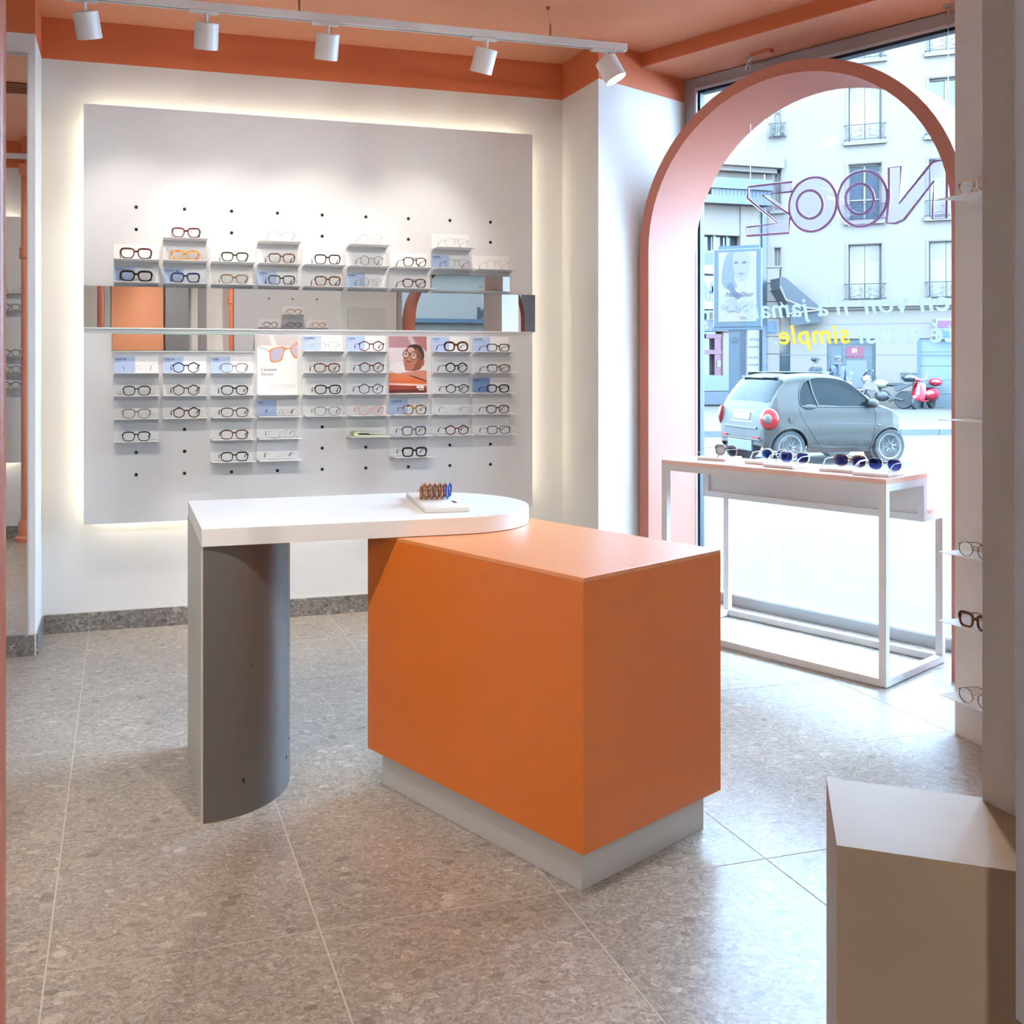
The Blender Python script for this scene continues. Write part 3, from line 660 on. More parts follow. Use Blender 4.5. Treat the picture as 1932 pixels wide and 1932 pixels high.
# poster: amber sunglasses, L'acetate Renew
z0 = ROWZ[8] + LEDGE; PH = .300; PWd = .208
po = thing('acetate_poster', 'white poster of amber sunglasses below the mirror strip', 'poster', (COLX[3] - .001, YP - .004, z0 + .0004))
MB().box(-PWd / 2, PWd / 2, -.0010, .0010, 0, PH).build('sheet', m_cardw, po)
flat(po, 'print', [(0, 1), (1, 1), (1, .80), (.5, .82), (0, .83)], pm('mauve_grey', (208, 196, 194)), 0, PWd, PH)
flat(po, 'print', [(.28, 1), (.40, 1), (.50, .81), (.36, .83)], pm('light_streak', (226, 221, 217)), 1, PWd, PH)
flat(po, 'frame_print', [(.29, .74), (.40, .78), (.62, .81), (.72, .79), (.80, .79), (.90, .84), (1, .88), (1, .62), (.90, .625), (.84, .70), (.79, .765), (.70, .745), (.66, .70), (.60, .57), (.42, .535), (.33, .56), (.30, .68)], pm('amber', (222, 148, 96)), 2, PWd, PH, smooth_n=4)
flat(po, 'lens_print', [(.35, .73), (.50, .775), (.64, .775), (.62, .67), (.56, .585), (.42, .56), (.35, .60)], pm('lilac_lens', (190, 182, 200)), 3, PWd, PH, smooth_n=4)
flat(po, 'lens_print', [(.86, .79), (1, .84), (1, .645), (.93, .65), (.88, .70)], pm('lilac_lens', (190, 182, 200)), 3, PWd, PH, smooth_n=3)
for q in ((.0, .84), (.0, .815)):
    flat(po, 'temple_print', [q, (.30, q[1] - .095), (.30, q[1] - .102), (q[0], q[1] - .006)], pm('wire', (150, 130, 120)), 2, PWd, PH)
link('lettering', text_mesh("L'acetate", .022, m_ink2, ext=.0001), po, M=Matrix.Translation((-.084, -.0014, .118)) @ MXZ)
link('lettering', text_mesh('Renew', .022, m_ink2, shear=.25, ext=.0001), po, M=Matrix.Translation((-.084, -.0014, .094)) @ MXZ)
for i in range(5):
    flat(po, 'text_line', [(.29, .170 - .022 * i), (.95 - (.2 if i == 4 else 0), .172 - .022 * i), (.95 - (.2 if i == 4 else 0), .166 - .022 * i), (.29, .164 - .022 * i)], pm('fine_text', (202, 200, 197)), 1, PWd, PH)
# poster: man with round glasses resting on his arms
po = thing('portrait_poster', 'poster of a man in dark round glasses below the mirror strip', 'poster', (COLX[6] - .004, YP - .004, z0 + .0004))
MB().box(-PWd / 2, PWd / 2, -.0010, .0010, 0, PH).build('sheet', pm('mauve_pink', (222, 208, 210)), po)
fp = lambda nm, pts, c, l, s=0: flat(po, nm, pts, pm('%d_%d_%d' % c, c), l, PWd, PH, smooth_n=s)
fp('print', [(0, 1), (1, 1), (1, .84), (.5, .80), (0, .80)], (178, 132, 138), 0); fp('print', [(.62, 1), (1, 1), (1, .72), (.8, .86)], (172, 112, 112), 1)
fp('print', [(.48, 1), (.6, 1), (.72, .84), (.6, .84)], (200, 182, 192), 2)
fp('shirt_print', [(0, .44), (.15, .52), (.42, .55), (.6, .5), (1, .52), (1, .36), (0, .36)], (226, 220, 220), 3, 3)
fp('hair_print', [(.47, .80), (.56, .845), (.70, .86), (.84, .83), (.92, .73), (.93, .62), (.88, .58), (.8, .64), (.72, .74), (.6, .81)], (70, 45, 42), 5, 4)
fp('face_print', [(.46, .78), (.56, .81), (.70, .81), (.80, .73), (.88, .60), (.86, .45), (.76, .40), (.46, .39), (.41, .46), (.38, .56), (.41, .66)], (178, 116, 92), 4, 4)
fp('face_print', [(.70, .79), (.82, .72), (.88, .60), (.86, .45), (.76, .40), (.60, .39), (.66, .46), (.76, .60)], (140, 82, 64), 6, 4)
fp('face_print', [(.50, .78), (.62, .80), (.68, .76), (.64, .71), (.52, .72)], (214, 172, 154), 6, 4)
fp('ear_print', [(.88, .58), (.94, .57), (.92, .49), (.85, .47)], (168, 96, 76), 7, 4)
fp('nose_print', [(.55, .68), (.58, .57), (.50, .55), (.47, .57)], (196, 132, 104), 7, 3); fp('nose_print', [(.46, .57), (.58, .565), (.56, .545), (.48, .545)], (112, 62, 50), 8, 3)
fp('lips_print', [(.43, .49), (.50, .505), (.60, .485), (.52, .465), (.45, .468)], (196, 120, 112), 8, 3); fp('lips_print', [(.42, .488), (.60, .482), (.60, .477), (.42, .482)], (96, 48, 44), 9)
for (cx_, cz_) in ((.445, .675), (.655, .65)):
    ring = [(cx_ + .088 * math.cos(2 * math.pi * k / 20), cz_ + .066 * math.sin(2 * math.pi * k / 20)) for k in range(20)]
    fp('glasses_print', ring, (38, 32, 34), 9); fp('glasses_print', [(cx_ + (p[0] - cx_) * .84, cz_ + (p[1] - cz_) * .84) for p in ring], (206, 170, 156), 10)
    fp('eye_print', [(cx_ - .03, cz_ + .012), (cx_, cz_ + .028), (cx_ + .03, cz_ + .012), (cx_, cz_ + .0)], (70, 44, 40), 11, 3)
    fp('brow_print', [(cx_ - .06, cz_ + .078), (cx_ + .06, cz_ + .085), (cx_ + .06, cz_ + .094), (cx_ - .05, cz_ + .09)], (60, 40, 38), 11)
fp('glasses_print', [(.52, .69), (.58, .685), (.58, .672), (.52, .677)], (38, 32, 34), 11); fp('glasses_print', [(.74, .665), (.88, .60), (.88, .588), (.74, .65)], (44, 34, 34), 9)
fp('arm_print', [(0, .38), (.2, .345), (.5, .37), (1, .39), (1, .20), (.7, .23), (.4, .225), (0, .20)], (204, 132, 108), 10, 3)
fp('arm_print', [(0, .34), (.3, .325), (.55, .30), (.75, .25), (.4, .222), (0, .205)], (214, 122, 82), 11, 3)
fp('arm_print', [(.45, .325), (.62, .28), (1, .19), (1, .215), (.7, .29)], (120, 60, 48), 12)
fp('cushion_print', [(0, .215), (.45, .245), (.75, .245), (1, .19), (1, 0), (0, 0)], (216, 110, 56), 12); fp('cushion_print', [(0, .175), (.5, .165), (1, .15), (1, .125), (.5, .13), (0, .145)], (226, 196, 192), 13)
fp('cushion_print', [(0, .14), (.5, .125), (1, .12), (1, 0), (0, 0)], (154, 62, 42), 14); fp('cushion_print', [(0, .06), (1, .07), (1, 0), (0, 0)], (96, 38, 34), 15)
link('lettering', text_mesh('BOBB', .016, m_cardw, bold=.0012, align='RIGHT', ext=.0001), po, M=Matrix.Translation((.088, -.0045, .026)) @ MXZ)
link('lettering', text_mesh('BLACK', .0095, m_cardw, bold=.0005, align='RIGHT', ext=.0001), po, M=Matrix.Translation((.088, -.0045, .015)) @ MXZ)
# ---- green glasses case on the sixth column
cs = thing('glasses_case', 'pale green open glasses case lying on a ledge of the sixth column', 'case', (COLX[5] + .004, YP - .068, ROWZ[10] + LEDGE + .0003))
m_case = pmat('pale_green_leather', (.52, .58, .36), .6)
prof = [(-.088, .002), (.088, .000), (.088, .004), (-.060, .010), (-.072, .013), (-.070, .019), (.02, .013), (.02, .016), (-.075, .026), (-.090, .020), (-.094, .010)]
MB().slab([(p[0], -.045, p[1]) for p in prof], (0, .09, 0)).build('shell', m_case, cs)
MB().slab([(-.070, -.0455, .012), (-.015, -.0455, .012), (-.012, -.0455, .0165), (-.06, -.0455, .018)], (0, .088, 0)).build('lining', m_black, cs)

# ================================================================== TRACK LIGHT
TZ = 2.838
tk = thing('track_rail', 'long white ceiling track rail hung on wires above the display wall', 'track rail', (.35, 4.29, TZ))
MB().box(-2.2, 2.004, -.017, .017, 0, .034).build('rail', m_white, tk)
MB().box(-2.19, 1.99, -.006, .006, -.0012, .0).build('slot', pmat('track_slot', (.28, .30, .32), .5), tk)
MB().box(.60, .84, -.0185, .0185, -.001, .0355).build('joiner', m_shelf, tk)
for wx in (-1.2, .40, 1.605):
    MB().tube([(wx, 0, .034), (wx, 0, .09), (wx - .012, 0, ZC - TZ - .012)], .0012, 6).build('wire', m_steel, tk)
    MB().lathe([(.005, .034), (.005, .085), (.002, .10)], 10, Matrix.Translation((wx, 0, 0))).build('gripper', pmat('brass', (.35, .2, .1), .4, metal=.8), tk, smooth=True)
    MB().lathe([(.008, ZC - TZ - .014), (.010, ZC - TZ)], 10, Matrix.Translation((wx - .012, 0, 0))).build('ceiling_mount', pmat('brass', (.35, .2, .1), .4, metal=.8), tk, smooth=True)
def spot(label, x, y, z, tilt_x, tilt_y, power, group='track spotlights above the display', aim=None, cone=68, ln='lamp_glow'):
    t = thing('track_spotlight', label, 'spotlight', (x, y, z), group=group)
    MB().box(-.075, .050, -.016, .016, -.012, -.0005, bev=.003).box(-.060, -.040, -.012, .012, -.0005, .006).build('adapter', m_white, t)
    MB().lathe([(.008, -.050), (.008, -.012)], 12).build('stem', m_white, t, smooth=True)
    M = Matrix.Translation((0, 0, -.048)) @ Matrix.Rotation(tilt_y, 4, 'Y') @ Matrix.Rotation(tilt_x, 4, 'X')
    MB().lathe([(.048, 0), (.0525, -.004), (.0525, -.112), (.050, -.1125), (.047, -.100), (.047, -.02)], 28, M).build('can', m_white, t, smooth=True)
    MB().lathe([(.0, -.096), (.046, -.096)], 20, M).build('lens', m_lamp, t)
    ld = bpy.data.lights.new(ln, 'SPOT'); ld.energy = power; ld.color = (1, .95, .87); ld.spot_size = R(cone); ld.spot_blend = .75; ld.shadow_soft_size = .03
    lo = bpy.data.objects.new(ln, ld); COL.objects.link(lo); lo.parent = t
    p = M @ Vector((0, 0, -.10)); lo.location = p
    d = (M.to_3x3() @ Vector((0, 0, -1))) if aim is None else (Vector(aim) - Vector((x, y, z)) - p)
    lo.rotation_euler = d.to_track_quat('-Z', 'Y').to_euler(); return t
PW = 19
spot('white track spotlight tilted right, first from the left', -.152, 4.29, TZ, R(21), R(-10), PW, aim=(.15, 5.0, 1.62))
spot('white track spotlight pointing straight down, second from the left', .347, 4.29, TZ, R(21), R(0), PW, aim=(.55, 5.0, 1.62))
spot('white track spotlight at the middle of the track', .879, 4.29, TZ, R(21), R(1), PW, aim=(.98, 5.0, 1.62))
spot('white track spotlight tilted left, fourth from the left', 1.632, 4.29, TZ, R(21), R(8), PW, aim=(1.45, 5.0, 1.62))
spot('white track spotlight at the right end, its lit lens showing', 2.243, 4.29, TZ, R(-14), R(-24), 25, aim=(3.0, 3.1, .6))
spot('added white spotlight at the hidden left end of the display track', -1.15, 4.29, TZ, R(-20), 0, 70, aim=(-1.3, 1.5, 1.3), cone=70)  # added out of view to brighten the left partition in the tall mirror
# second track over the shop; its unseen spotlights are added as fill light
tk2 = thing('track_rail', 'white ceiling track rail over the middle of the shop, seen in the mirror', 'track rail', (.4, 1.7, TZ))
MB().box(-2.2, 2.2, -.017, .017, 0, .034).build('rail', m_white, tk2)
for wx in (-1.6, 0, 1.6): MB().tube([(wx, 0, .034), (wx, 0, ZC - TZ)], .0012, 6).build('wire', m_steel, tk2)
for i, (x, ax, ay, pw) in enumerate(((-1.2, -.6, 3.6, 45), (-.35, .1, 3.2, 45), (.55, .9, 3.0, 45))):
    spot('added white spotlight on the middle ceiling track, %s from the left' % ORD[i], x, 1.7, TZ, R(30), 0, pw, group='added spotlights over the middle of the shop', aim=(ax, ay, 0), cone=85)
spot('added white spotlight on the middle ceiling track turned to the left half of the display', .1, 1.7, TZ, R(40), 0, 45, group='added spotlights over the middle of the shop', aim=(.5, 5.0, 1.35), cone=60)  # added fill light for the left half of the display
spot('added white spotlight on the middle ceiling track turned to the right half of the display', 1.0, 1.7, TZ, R(40), 0, 45, group='added spotlights over the middle of the shop', aim=(1.6, 5.0, 1.35), cone=60)  # likewise added, fills the right half
spot('added white spotlight on the rear ceiling track turned to the concrete block', -1.3, -1.6, TZ, R(20), 0, 150, group='added spotlights at the rear of the shop', aim=(.85, .85, .9), cone=100)  # added only to brighten the dark front of the block
spot('added white spotlight on the middle ceiling track turned to the right-hand stand', 1.5, 1.75, TZ, R(-20), 0, 55, group='added spotlights over the middle of the shop', aim=(1.45, .93, 1.75), cone=95)  # added to brighten the stand face in the mirror strip
tk3 = thing('track_rail', 'added white ceiling track rail at the rear of the shop for the fill spotlights', 'track rail', (1.2, -1.6, TZ))  # invented rear track, holds spotlights that fill the back of the shop
MB().box(-2.6, 2.6, -.017, .017, 0, .034).build('rail', m_white, tk3)
for wx in (-1.6, 0, 1.6): MB().tube([(wx, 0, .034), (wx, 0, ZC - TZ)], .0012, 6).build('wire', m_steel, tk3)
for i, (x, ax, ay, pw) in enumerate(((-.6, -.1, -3, 70), (.6, .9, -3, 60), (1.8, 1.8, -3, 60), (3.0, 3.1, -3, 60))):
    spot('added white spotlight on the rear ceiling track, %s from the left' % ORD[i], x, -1.6, TZ, R(-20), 0, pw, group='added spotlights at the rear of the shop', aim=(ax, ay, 1.6), cone=85)  # added to brighten the rear room as the mirrors show it
# ================================================================== WINDOW TABLE
TA0, TA1, TA2, TB0, TB1 = 4.035, 4.415, 4.600, 1.842, 2.929
tb = thing('window_table', 'white two-tier steel display table by the shop window', 'table', ab(TA0, TB0), BETA)
la, lm, lb, q = TA2 - TA0, TA1 - TA0, TB1 - TB0, .030
H1, H2 = .829, .672
m_tab = pmat('white_steel_table', (.74, .73, .72), .38, vary=.015)
for (x0, y0, hh) in ((0, 0, H1), (0, lb - q, H1), (la - q, 0, H2), (la - q, lb - q, H2)):
    MB().box(x0, x0 + q, y0, y0 + q, .004, hh).build('leg', m_tab, tb)
    MB().lathe([(.009, 0), (.009, .004)], 10, Matrix.Translation((x0 + q / 2, y0 + q / 2, 0))).build('foot', m_black, tb)
for (x0, x1, y0, y1) in ((0, q, q, lb - q), (la - q, la, q, lb - q), (q, la - q, 0, q), (q, la - q, lb - q, lb)):
    MB().box(x0, x1, y0, y1, .004, .004 + q).build('floor_rail', m_tab, tb)
MB().box(0, q, q, lb - q, H1 - q, H1).box(lm - q, lm, q, lb - q, H1 - q, H1).box(q, lm, 0, q, H1 - q, H1).box(q, lm, lb - q, lb, H1 - q, H1).build('upper_rail', m_tab, tb)
for y0 in (0, lb - q): MB().box(lm - q, lm, y0, y0 + q, H2 - q, H1 - q).build('step_post', m_tab, tb)
MB().box(lm - q, lm, q, lb - q, H2 - q, H2).box(la - q, la, q, lb - q, H2 - q, H2).box(lm, la - q, 0, q, H2 - q, H2).box(lm, la - q, lb - q, lb, H2 - q, H2).build('lower_rail', m_tab, tb)
MB().box(lm - .018, lm - .012, q, lb - q, H2, H1 - q).build('riser_panel', m_tab, tb)
m_pinkt = pmat('pale_orange_acrylic', (.90, .55, .42), .16, spec=.9, coat=.5)
MB().box(0, lm, 0, lb, H1 + .0005, H1 + .020).build('upper_top', m_pinkt, tb)
MB().box(lm + .001, la, 0, lb, H2 + .0005, H2 + .018).build('lower_top', m_pinkt, tb)
ZTT = H1 + .020
# sunglasses on small white trays; temples towards the shop
def sg_lens(nm, c, refl=1.2): return glass_mat(nm, c, refl, .02)
SG = [((1313, 852), 'round smoke-lens sunglasses with a thin brown frame, far left of the table', 'square', 'taupe', sg_lens('smoke_lens', (.16, .26, .34)), .150, 50),
      ((1425, 857), 'round sunglasses with deep blue lenses and a pale frame, second on the table', 'round', 'crystal', sg_lens('blue_lens', (.01, .07, .28)), .140, 12),
      ((1470, 868), 'clear-framed square sunglasses with navy lenses, third on the table', 'square', 'crystal', sg_lens('navy_lens', (.03, .035, .16)), .150, 14),
      ((1568, 868), 'leopard tortoiseshell sunglasses with violet lenses, fourth on the table', 'panto', 'leo', sg_lens('violet_lens', (.06, .035, .17)), .150, 14),
      ((1638, 884), 'gold bridge sunglasses with blue gradient lenses, right end of the table', 'panto', 'gold', sg_lens('gradient_lens', (.05, .05, .20)), .146, 12)]
m_tray = pmat('white_tray_plastic', (.82, .81, .80), .35)
TB = [2.76, 2.50, 2.36, 2.115, 1.945]; TAo = [4.27, 4.27, 4.20, 4.23, 4.19]
TRN = ['far left', 'second', 'third', 'fourth', 'right end']
for i, (pxy, lab, shp, mk, ln, wd, rot) in enumerate(SG):
    b_, a_ = TB[i], TAo[i]
    tr = tag(MB().box(-.08, .085, -.075, .075, 0, .014, bev=.003).build('sunglasses_tray', m_tray, loc=ab(a_, b_, ZTT + .0005), rotz=BETA + R([4, 0, -3, 5, 2][i]), smooth=True), 'low white tray under the %s sunglasses on the window table' % TRN[i], 'tray', 'sunglasses trays')
    g = glasses(lab, shp, mk, wid=wd, hgt=.050, t=.0040 if mk != 'gold' else .0022, wire=(mk == 'gold'), lens=ln, templ=.128, group='sunglasses on the window table', tmk='crystal' if i else 'taupe', drop=.036, name='sunglasses', cat='sunglasses')
    # face the street: local -y -> +A, temples towards the room
    g.location = ab(a_ + .06, b_, ZTT + .0148); g.rotation_euler = (0, 0, BETA + R(90) + R([-12, 6, 2, 4, 3][i]))
tag(MB().box(-.06, .06, -.07, .07, 0, .02, bev=.004).build('sunglasses_tray', m_tray, loc=ab(4.51, 1.99, H2 + .0185), rotz=BETA, smooth=True), 'white tray on the lower tier of the window table', 'tray', 'sunglasses trays')

# lens clips in the tray: six coloured fronts seen almost edge-on
CL = [((.4, .16, .05), (.30, .24, .20)), ((.36, .13, .04), (.28, .25, .23)), ((.33, .11, .04), (.16, .05, .03)), ((.33, .12, .05), (.12, .08, .05)), ((.28, .09, .04), (.40, .16, .10)), ((.02, .10, .55), (.55, .62, .75))]
CLN = ['smoke', 'light smoke', 'dark red-brown', 'dark brown', 'rust gradient', 'clear blue']
for i, (fc, lc) in enumerate(CL):
    GL['clip%d' % i] = pmat('clip_acetate_%d' % i, fc, .2)
    cx_ = .032 + i * (Lx - .055) / 5
    g = glasses('%s lens clip standing in the white sample tray' % CLN[i], 'panto', 'clip%d' % i, wid=.116, hgt=.046, t=.0028, lens=glass_mat('clip_lens_%d' % i, lc, .9), temples=False, name='lens_clip', cat='lens clip', group='lens clips in the tray')
    p = M_tr @ Vector((cx_, Ly * .58, .0172)); g.location = p; g.rotation_euler = (0, 0, math.atan2(ux.y, ux.x) + R(70))

# shelves and glasses on the right partition
SZ = [1.89, 1.125, .667, .428, .172]
SN = ['topmost', 'second', 'third', 'fourth', 'lowest']
for i, z in enumerate(SZ):
    s_ = thing('display_shelf', '%s white ledge on the partition at the right edge' % SN[i], 'shelf', (2.852, 2.66, z), group='ledges on the right partition')
    MB().box(-.128, -.003, -.106, .106, -.0022, 0).build('ledge', m_shelf, s_)
    MB().box(-.003, -.0005, -.106, .106, -.012, -.0022).build('mounting_lip', m_shelf, s_)
for z, lab, shp, mk, t in ((1.89, 'gold and black eyeglasses on the topmost ledge of the right partition', 'panto', 'gold', .003), (.667, 'thin black round eyeglasses on the third ledge of the right partition', 'round', 'bwire', .0014), (.428, 'tortoiseshell square eyeglasses on the fourth ledge of the right partition', 'square', 'tort', .0055), (.172, 'thin steel blue round eyeglasses on the lowest ledge of the right partition', 'round', 'navy', .0014)):
    g = glasses(lab, shp, mk, wid=.14, hgt=.050, t=t, wire=t < .002, group='eyeglasses on the right partition')
    g.location = (2.852 - .108, 2.632, z + .0003); g.rotation_euler = (0, 0, R(-90))
# display on the near panel (seen in the mirror strip) and on the left partition (seen in the tall mirror)
for i, (x, z, look, shp, mk) in enumerate(((1.30, 1.66, 'black', 'round', 'black'), (1.52, 1.66, 'dark blue', 'round', 'navy'), (1.75, 1.66, 'tortoiseshell', 'panto', 'leo'), (1.52, 1.78, 'tortoiseshell', 'panto', 'tort'))):
    s_ = thing('display_shelf', 'white ledge on the panel at the right edge, holding %s glasses, %s row' % (look, 'upper' if z > 1.7 else 'lower'), 'shelf', (x, .929, z), group='ledges on the near panel')
    MB().box(-.1, .1, .003, .128, -.0022, 0).build('ledge', m_shelf, s_); MB().box(-.1, .1, .0005, .003, -.0022, .080).build('back_plate', m_shelf, s_)
    g = glasses('%s eyeglasses on the %s row of the panel at the right edge' % (look, 'upper' if z > 1.7 else 'lower'), shp, mk, t=.0032, group='eyeglasses on the near panel'); g.location = (x, .929 + .108, z + .0003); g.rotation_euler = (0, 0, R(180))
for x in (1.30, 1.52, 1.75):
    for z in (1.93, 2.04):
        link('peg_hole', hole_me, np_, (x - .975, .0256, z - .8))
lp = thing('backlit_panel', 'white backlit display panel on the left partition, seen in the tall mirror', 'display panel', (-1.46, 1.46, .58))
MB().box(-.7, .74, .06, .08, 0, 1.85).build('board', m_panel, lp)
MB().box(-.65, .70, .045, .055, 1.80, 1.812).box(-.65, .70, .045, .055, .04, .052).build('led_strip', m_led, lp)
for z in (1.50, 1.39): link('peg_hole', hole_me, lp, (.60, .0806, z - .1))
for i, (z, mk) in enumerate(((1.85, 'silver'), (1.72, 'navy'), (1.38, 'bwire'), (1.26, 'brown'), (1.14, 'black'))):
    s_ = thing('display_shelf', '%s white ledge from the top on the left partition, in the tall mirror' % ORD[i], 'shelf', (-.83, 1.541, z), group='ledges on the left partition')
    MB().box(-.11, .105, .0005, .11, -.0022, 0).build('ledge', m_shelf, s_)
    g = glasses('%s eyeglasses on the %s ledge of the left partition, in the tall mirror' % (dict(bwire='black wire').get(mk, mk), ORD[i]), 'rect', mk, t=.0028, group='eyeglasses on the left partition'); g.location = (-.80, 1.541 + .105, z + .0003); g.rotation_euler = (0, 0, R(180))
skirt('baseboard_partition', (-3.1, 1.46), (-.665, 1.46), [.5, 1.1, 1.7], side=-1)
# ceiling air grille
gr = thing('air_grille', 'orange slotted air grille in the ceiling, seen in the tall mirror', 'grille', (-.62, 3.0, ZC))
for k in range(5): MB().box(-.16, .16, -.10 + .05 * k, -.075 + .05 * k, -.012, -.001).build('slat', pmat('dark_orange_metal', (.25, .06, .02), .5), gr)

# ================================================================== HANGING LETTER SIGN (read from the street, so reversed here)
SA = 4.72
m_neon = pmat('violet_neon_tube', (.36, .20, .44), .3)
m_acryl = glass_mat('lavender_acrylic', (.965, .955, .99), .5)
m_acryl2 = pmat('lilac_white_letter', (.74, .72, .86), .3)
SGN = thing('neon_sign', 'reversed violet neon word sign with lavender acrylic back hanging inside the arch', 'sign', ab(SA, 2.38, 2.0), BETA)
c2 = lambda x, y: (1480 + x / 4.391, 20 + y / 4.391)
c3 = lambda x, y: (1180 + x / 2.569, y / 2.569)
def sgp(p, da=0.0):
    b_, z_ = on_a(p[0], p[1], SA); return Vector((da, b_ - 2.38, z_ - 2.0))
def ringpts(c, rx, ry, rot, n=36, a0=0, a1=360):
    out = []
    for k in range(n + 1):
        t = R(a0 + (a1 - a0) * k / n); x, y = rx * math.cos(t), ry * math.sin(t); r_ = R(rot)
        out.append((c[0] + x * math.cos(r_) - y * math.sin(r_), c[1] + x * math.sin(r_) + y * math.cos(r_)))
    return out
Zp = [c3(*p) for p in ((595, 905), (812, 880), (804, 928), (664, 946), (798, 1040), (794, 1128), (588, 1143), (588, 1100), (738, 1082), (592, 960))]
O1 = ringpts(c3(908, 990), 44.5, 52, 18)[:-1]; O1i = ringpts(c3(893, 991), 24.5, 26.5, 0)
O2 = ringpts(c3(1148, 962), 46.5, 53, 18)[:-1]; O2i = ringpts(c3(1135, 964), 26.5, 28.5, 0)
Np = [c3(*p) for p in ((1275, 812), (1337, 806), (1327, 985), (1485, 788), (1505, 778), (1560, 774), (1556, 1058), (1486, 1060), (1497, 875), (1350, 1065), (1310, 1082), (1264, 1081), (1278, 960))]
for nm, P, inner in (('letter_z', Zp, None), ('letter_o', O1, O1i), ('letter_o', O2, O2i), ('letter_n', Np, None)):
    c = Vector((sum(p[0] for p in P) / len(P), sum(p[1] for p in P) / len(P)))
    big = []
    m_ = len(P)
    for i in range(m_):
        a, b_ = Vector(P[i - 1]), Vector(P[(i + 1) % m_]); t = (b_ - a).normalized(); nn = Vector((t.y, -t.x))
        big.append(Vector(P[i]) + nn * 5.0)
    def area(Q): return abs(sum(Q[i - 1][0] * Q[i][1] - Q[i][0] * Q[i - 1][1] for i in range(len(Q))))
    if area(big) < area(P): big = [Vector(P[i]) * 2 - big[i] for i in range(m_)]
    L_ = MB().slab([sgp(p, .014) for p in big], (.004, 0, 0)).build(nm, m_acryl, SGN)
    MB().slab([sgp(p, .0085) for p in P], (.005, 0, 0)).build('face', glass_mat('lilac_letter_film', (.965, .955, .985), .5), L_)
    MB().tube([sgp(p, .002) for p in P], .0064, 8, closed=True).build('tube', m_neon, L_, smooth=True)
    if inner: MB().tube([sgp(p, .002) for p in inner[:-1]], .0064, 8, closed=True).build('tube', m_neon, L_, smooth=True)
for (x, ytop, ybot, side) in ((1416, 118, 342, 'left'), (1789, 25, 300, 'right')):
    b_, zb = on_a(x, ybot, SA)
    wq = thing('sign_wire', '%s steel wire holding the neon sign from the soffit' % side, 'wire', ab(SA, b_, 2.94), BETA)
    MB().tube([(0, 0, -.0), (0, 0, zb - 2.94)], .0016, 6).build('wire', m_steel, wq)
    MB().lathe([(.022, -.006), (.022, -.0005)], 14).build('plate', m_steel, wq, smooth=True); MB().lathe([(.006, -.05), (.008, -.006)], 10).build('gripper', m_steel, wq, smooth=True)
b_, _z = on_a(1453, 112, 4.74)
ps = thing('transformer', 'small pink transformer box under the soffit beside the sign wire', 'transformer', ab(4.66, b_, 2.94), BETA)
MB().box(-.02, .02, -.055, .055, -.022, -.0005, bev=.004).build('case', m_pipe, ps); MB().tube([(0, .05, -.012), (.02, .09, -.03), (.04, .12, -.06)], .003, 6).build('cable', m_white, ps, smooth=True)
# ---- lettering on the glass (reads from the street)
def vinyl(name, col):
    m = bpy.data.materials.new(name); m.use_nodes = True; nt = m.node_tree; N = nt.nodes; L = nt.links; N.remove(N['Principled BSDF'])
    t = N.new('ShaderNodeBsdfTranslucent'); d = N.new('ShaderNodeBsdfDiffuse'); x = N.new('ShaderNodeMixShader'); x.inputs['Fac'].default_value = .25
    nz = N.new('ShaderNodeTexNoise'); nz.inputs['Scale'].default_value = 40; hv = N.new('ShaderNodeMix'); hv.data_type = 'RGBA'; hv.inputs['A'].default_value = col + (1,); hv.inputs['B'].default_value = tuple(c * .94 for c in col) + (1,)
    L.new(nz.outputs['Fac'], hv.inputs['Factor']); L.new(hv.outputs['Result'], t.inputs['Color']); L.new(hv.outputs['Result'], d.inputs['Color'])
    L.new(t.outputs[0], x.inputs[1]); L.new(d.outputs[0], x.inputs[2]); L.new(x.outputs[0], N['Material Output'].inputs['Surface']); MATS[name] = m; return m
m_dec = vinyl('frosted_grey_vinyl', (.46, .46, .45)); m_dey = vinyl('yellow_vinyl', (.70, .47, .14))
Mg = lambda b_, z_: frame3(ab(4.8215, b_, z_), BX, (0, 0, 1))
DT = thing('window_lettering', 'two lines of reversed slanted lettering stuck on the window glass', 'lettering', ab(4.8215, 2.4, 1.5))
def dec(body, b_end, z_, size, mat, shear, nm='lettering'):
    me = text_mesh(body, size, mat, shear=shear, bold=.0022, spacing=1.07, align='RIGHT', ext=.0003)
    bm = bmesh.new(); bm.from_mesh(me); bm.verts.ensure_lookup_table(); xs = sorted((v.co.x, v.index) for v in bm.verts); groups = [[xs[0][1]]]
    for (x0, i0), (x1, i1) in zip(xs[:-1], xs[1:]):
        if x1 - x0 > .033: groups.append([])
        groups[-1].append(i1)
    bm.free()
    for g in groups:                                   # one part for each word
        gs = set(g); idx = {v: k for k, v in enumerate(g)}; mw = bpy.data.meshes.new('word')
        mw.from_pydata([me.vertices[v].co for v in g], [], [[idx[v] for v in pl.vertices] for pl in me.polygons if pl.vertices[0] in gs]); mw.materials.append(mat)
        o = link('word', mw, DT); o.matrix_local = Matrix.Translation(-DT.location) @ Mg(b_end, z_)
dec("Bien voir n'a jamais", 2.957, 1.566, .139, m_dec, .17)
dec('simple', 2.757, 1.424, .139, m_dey, .17); dec('.', 2.79, 1.424, .139, m_dec, .17); dec('été aussi', 2.335, 1.421, .139, m_dec, .12)
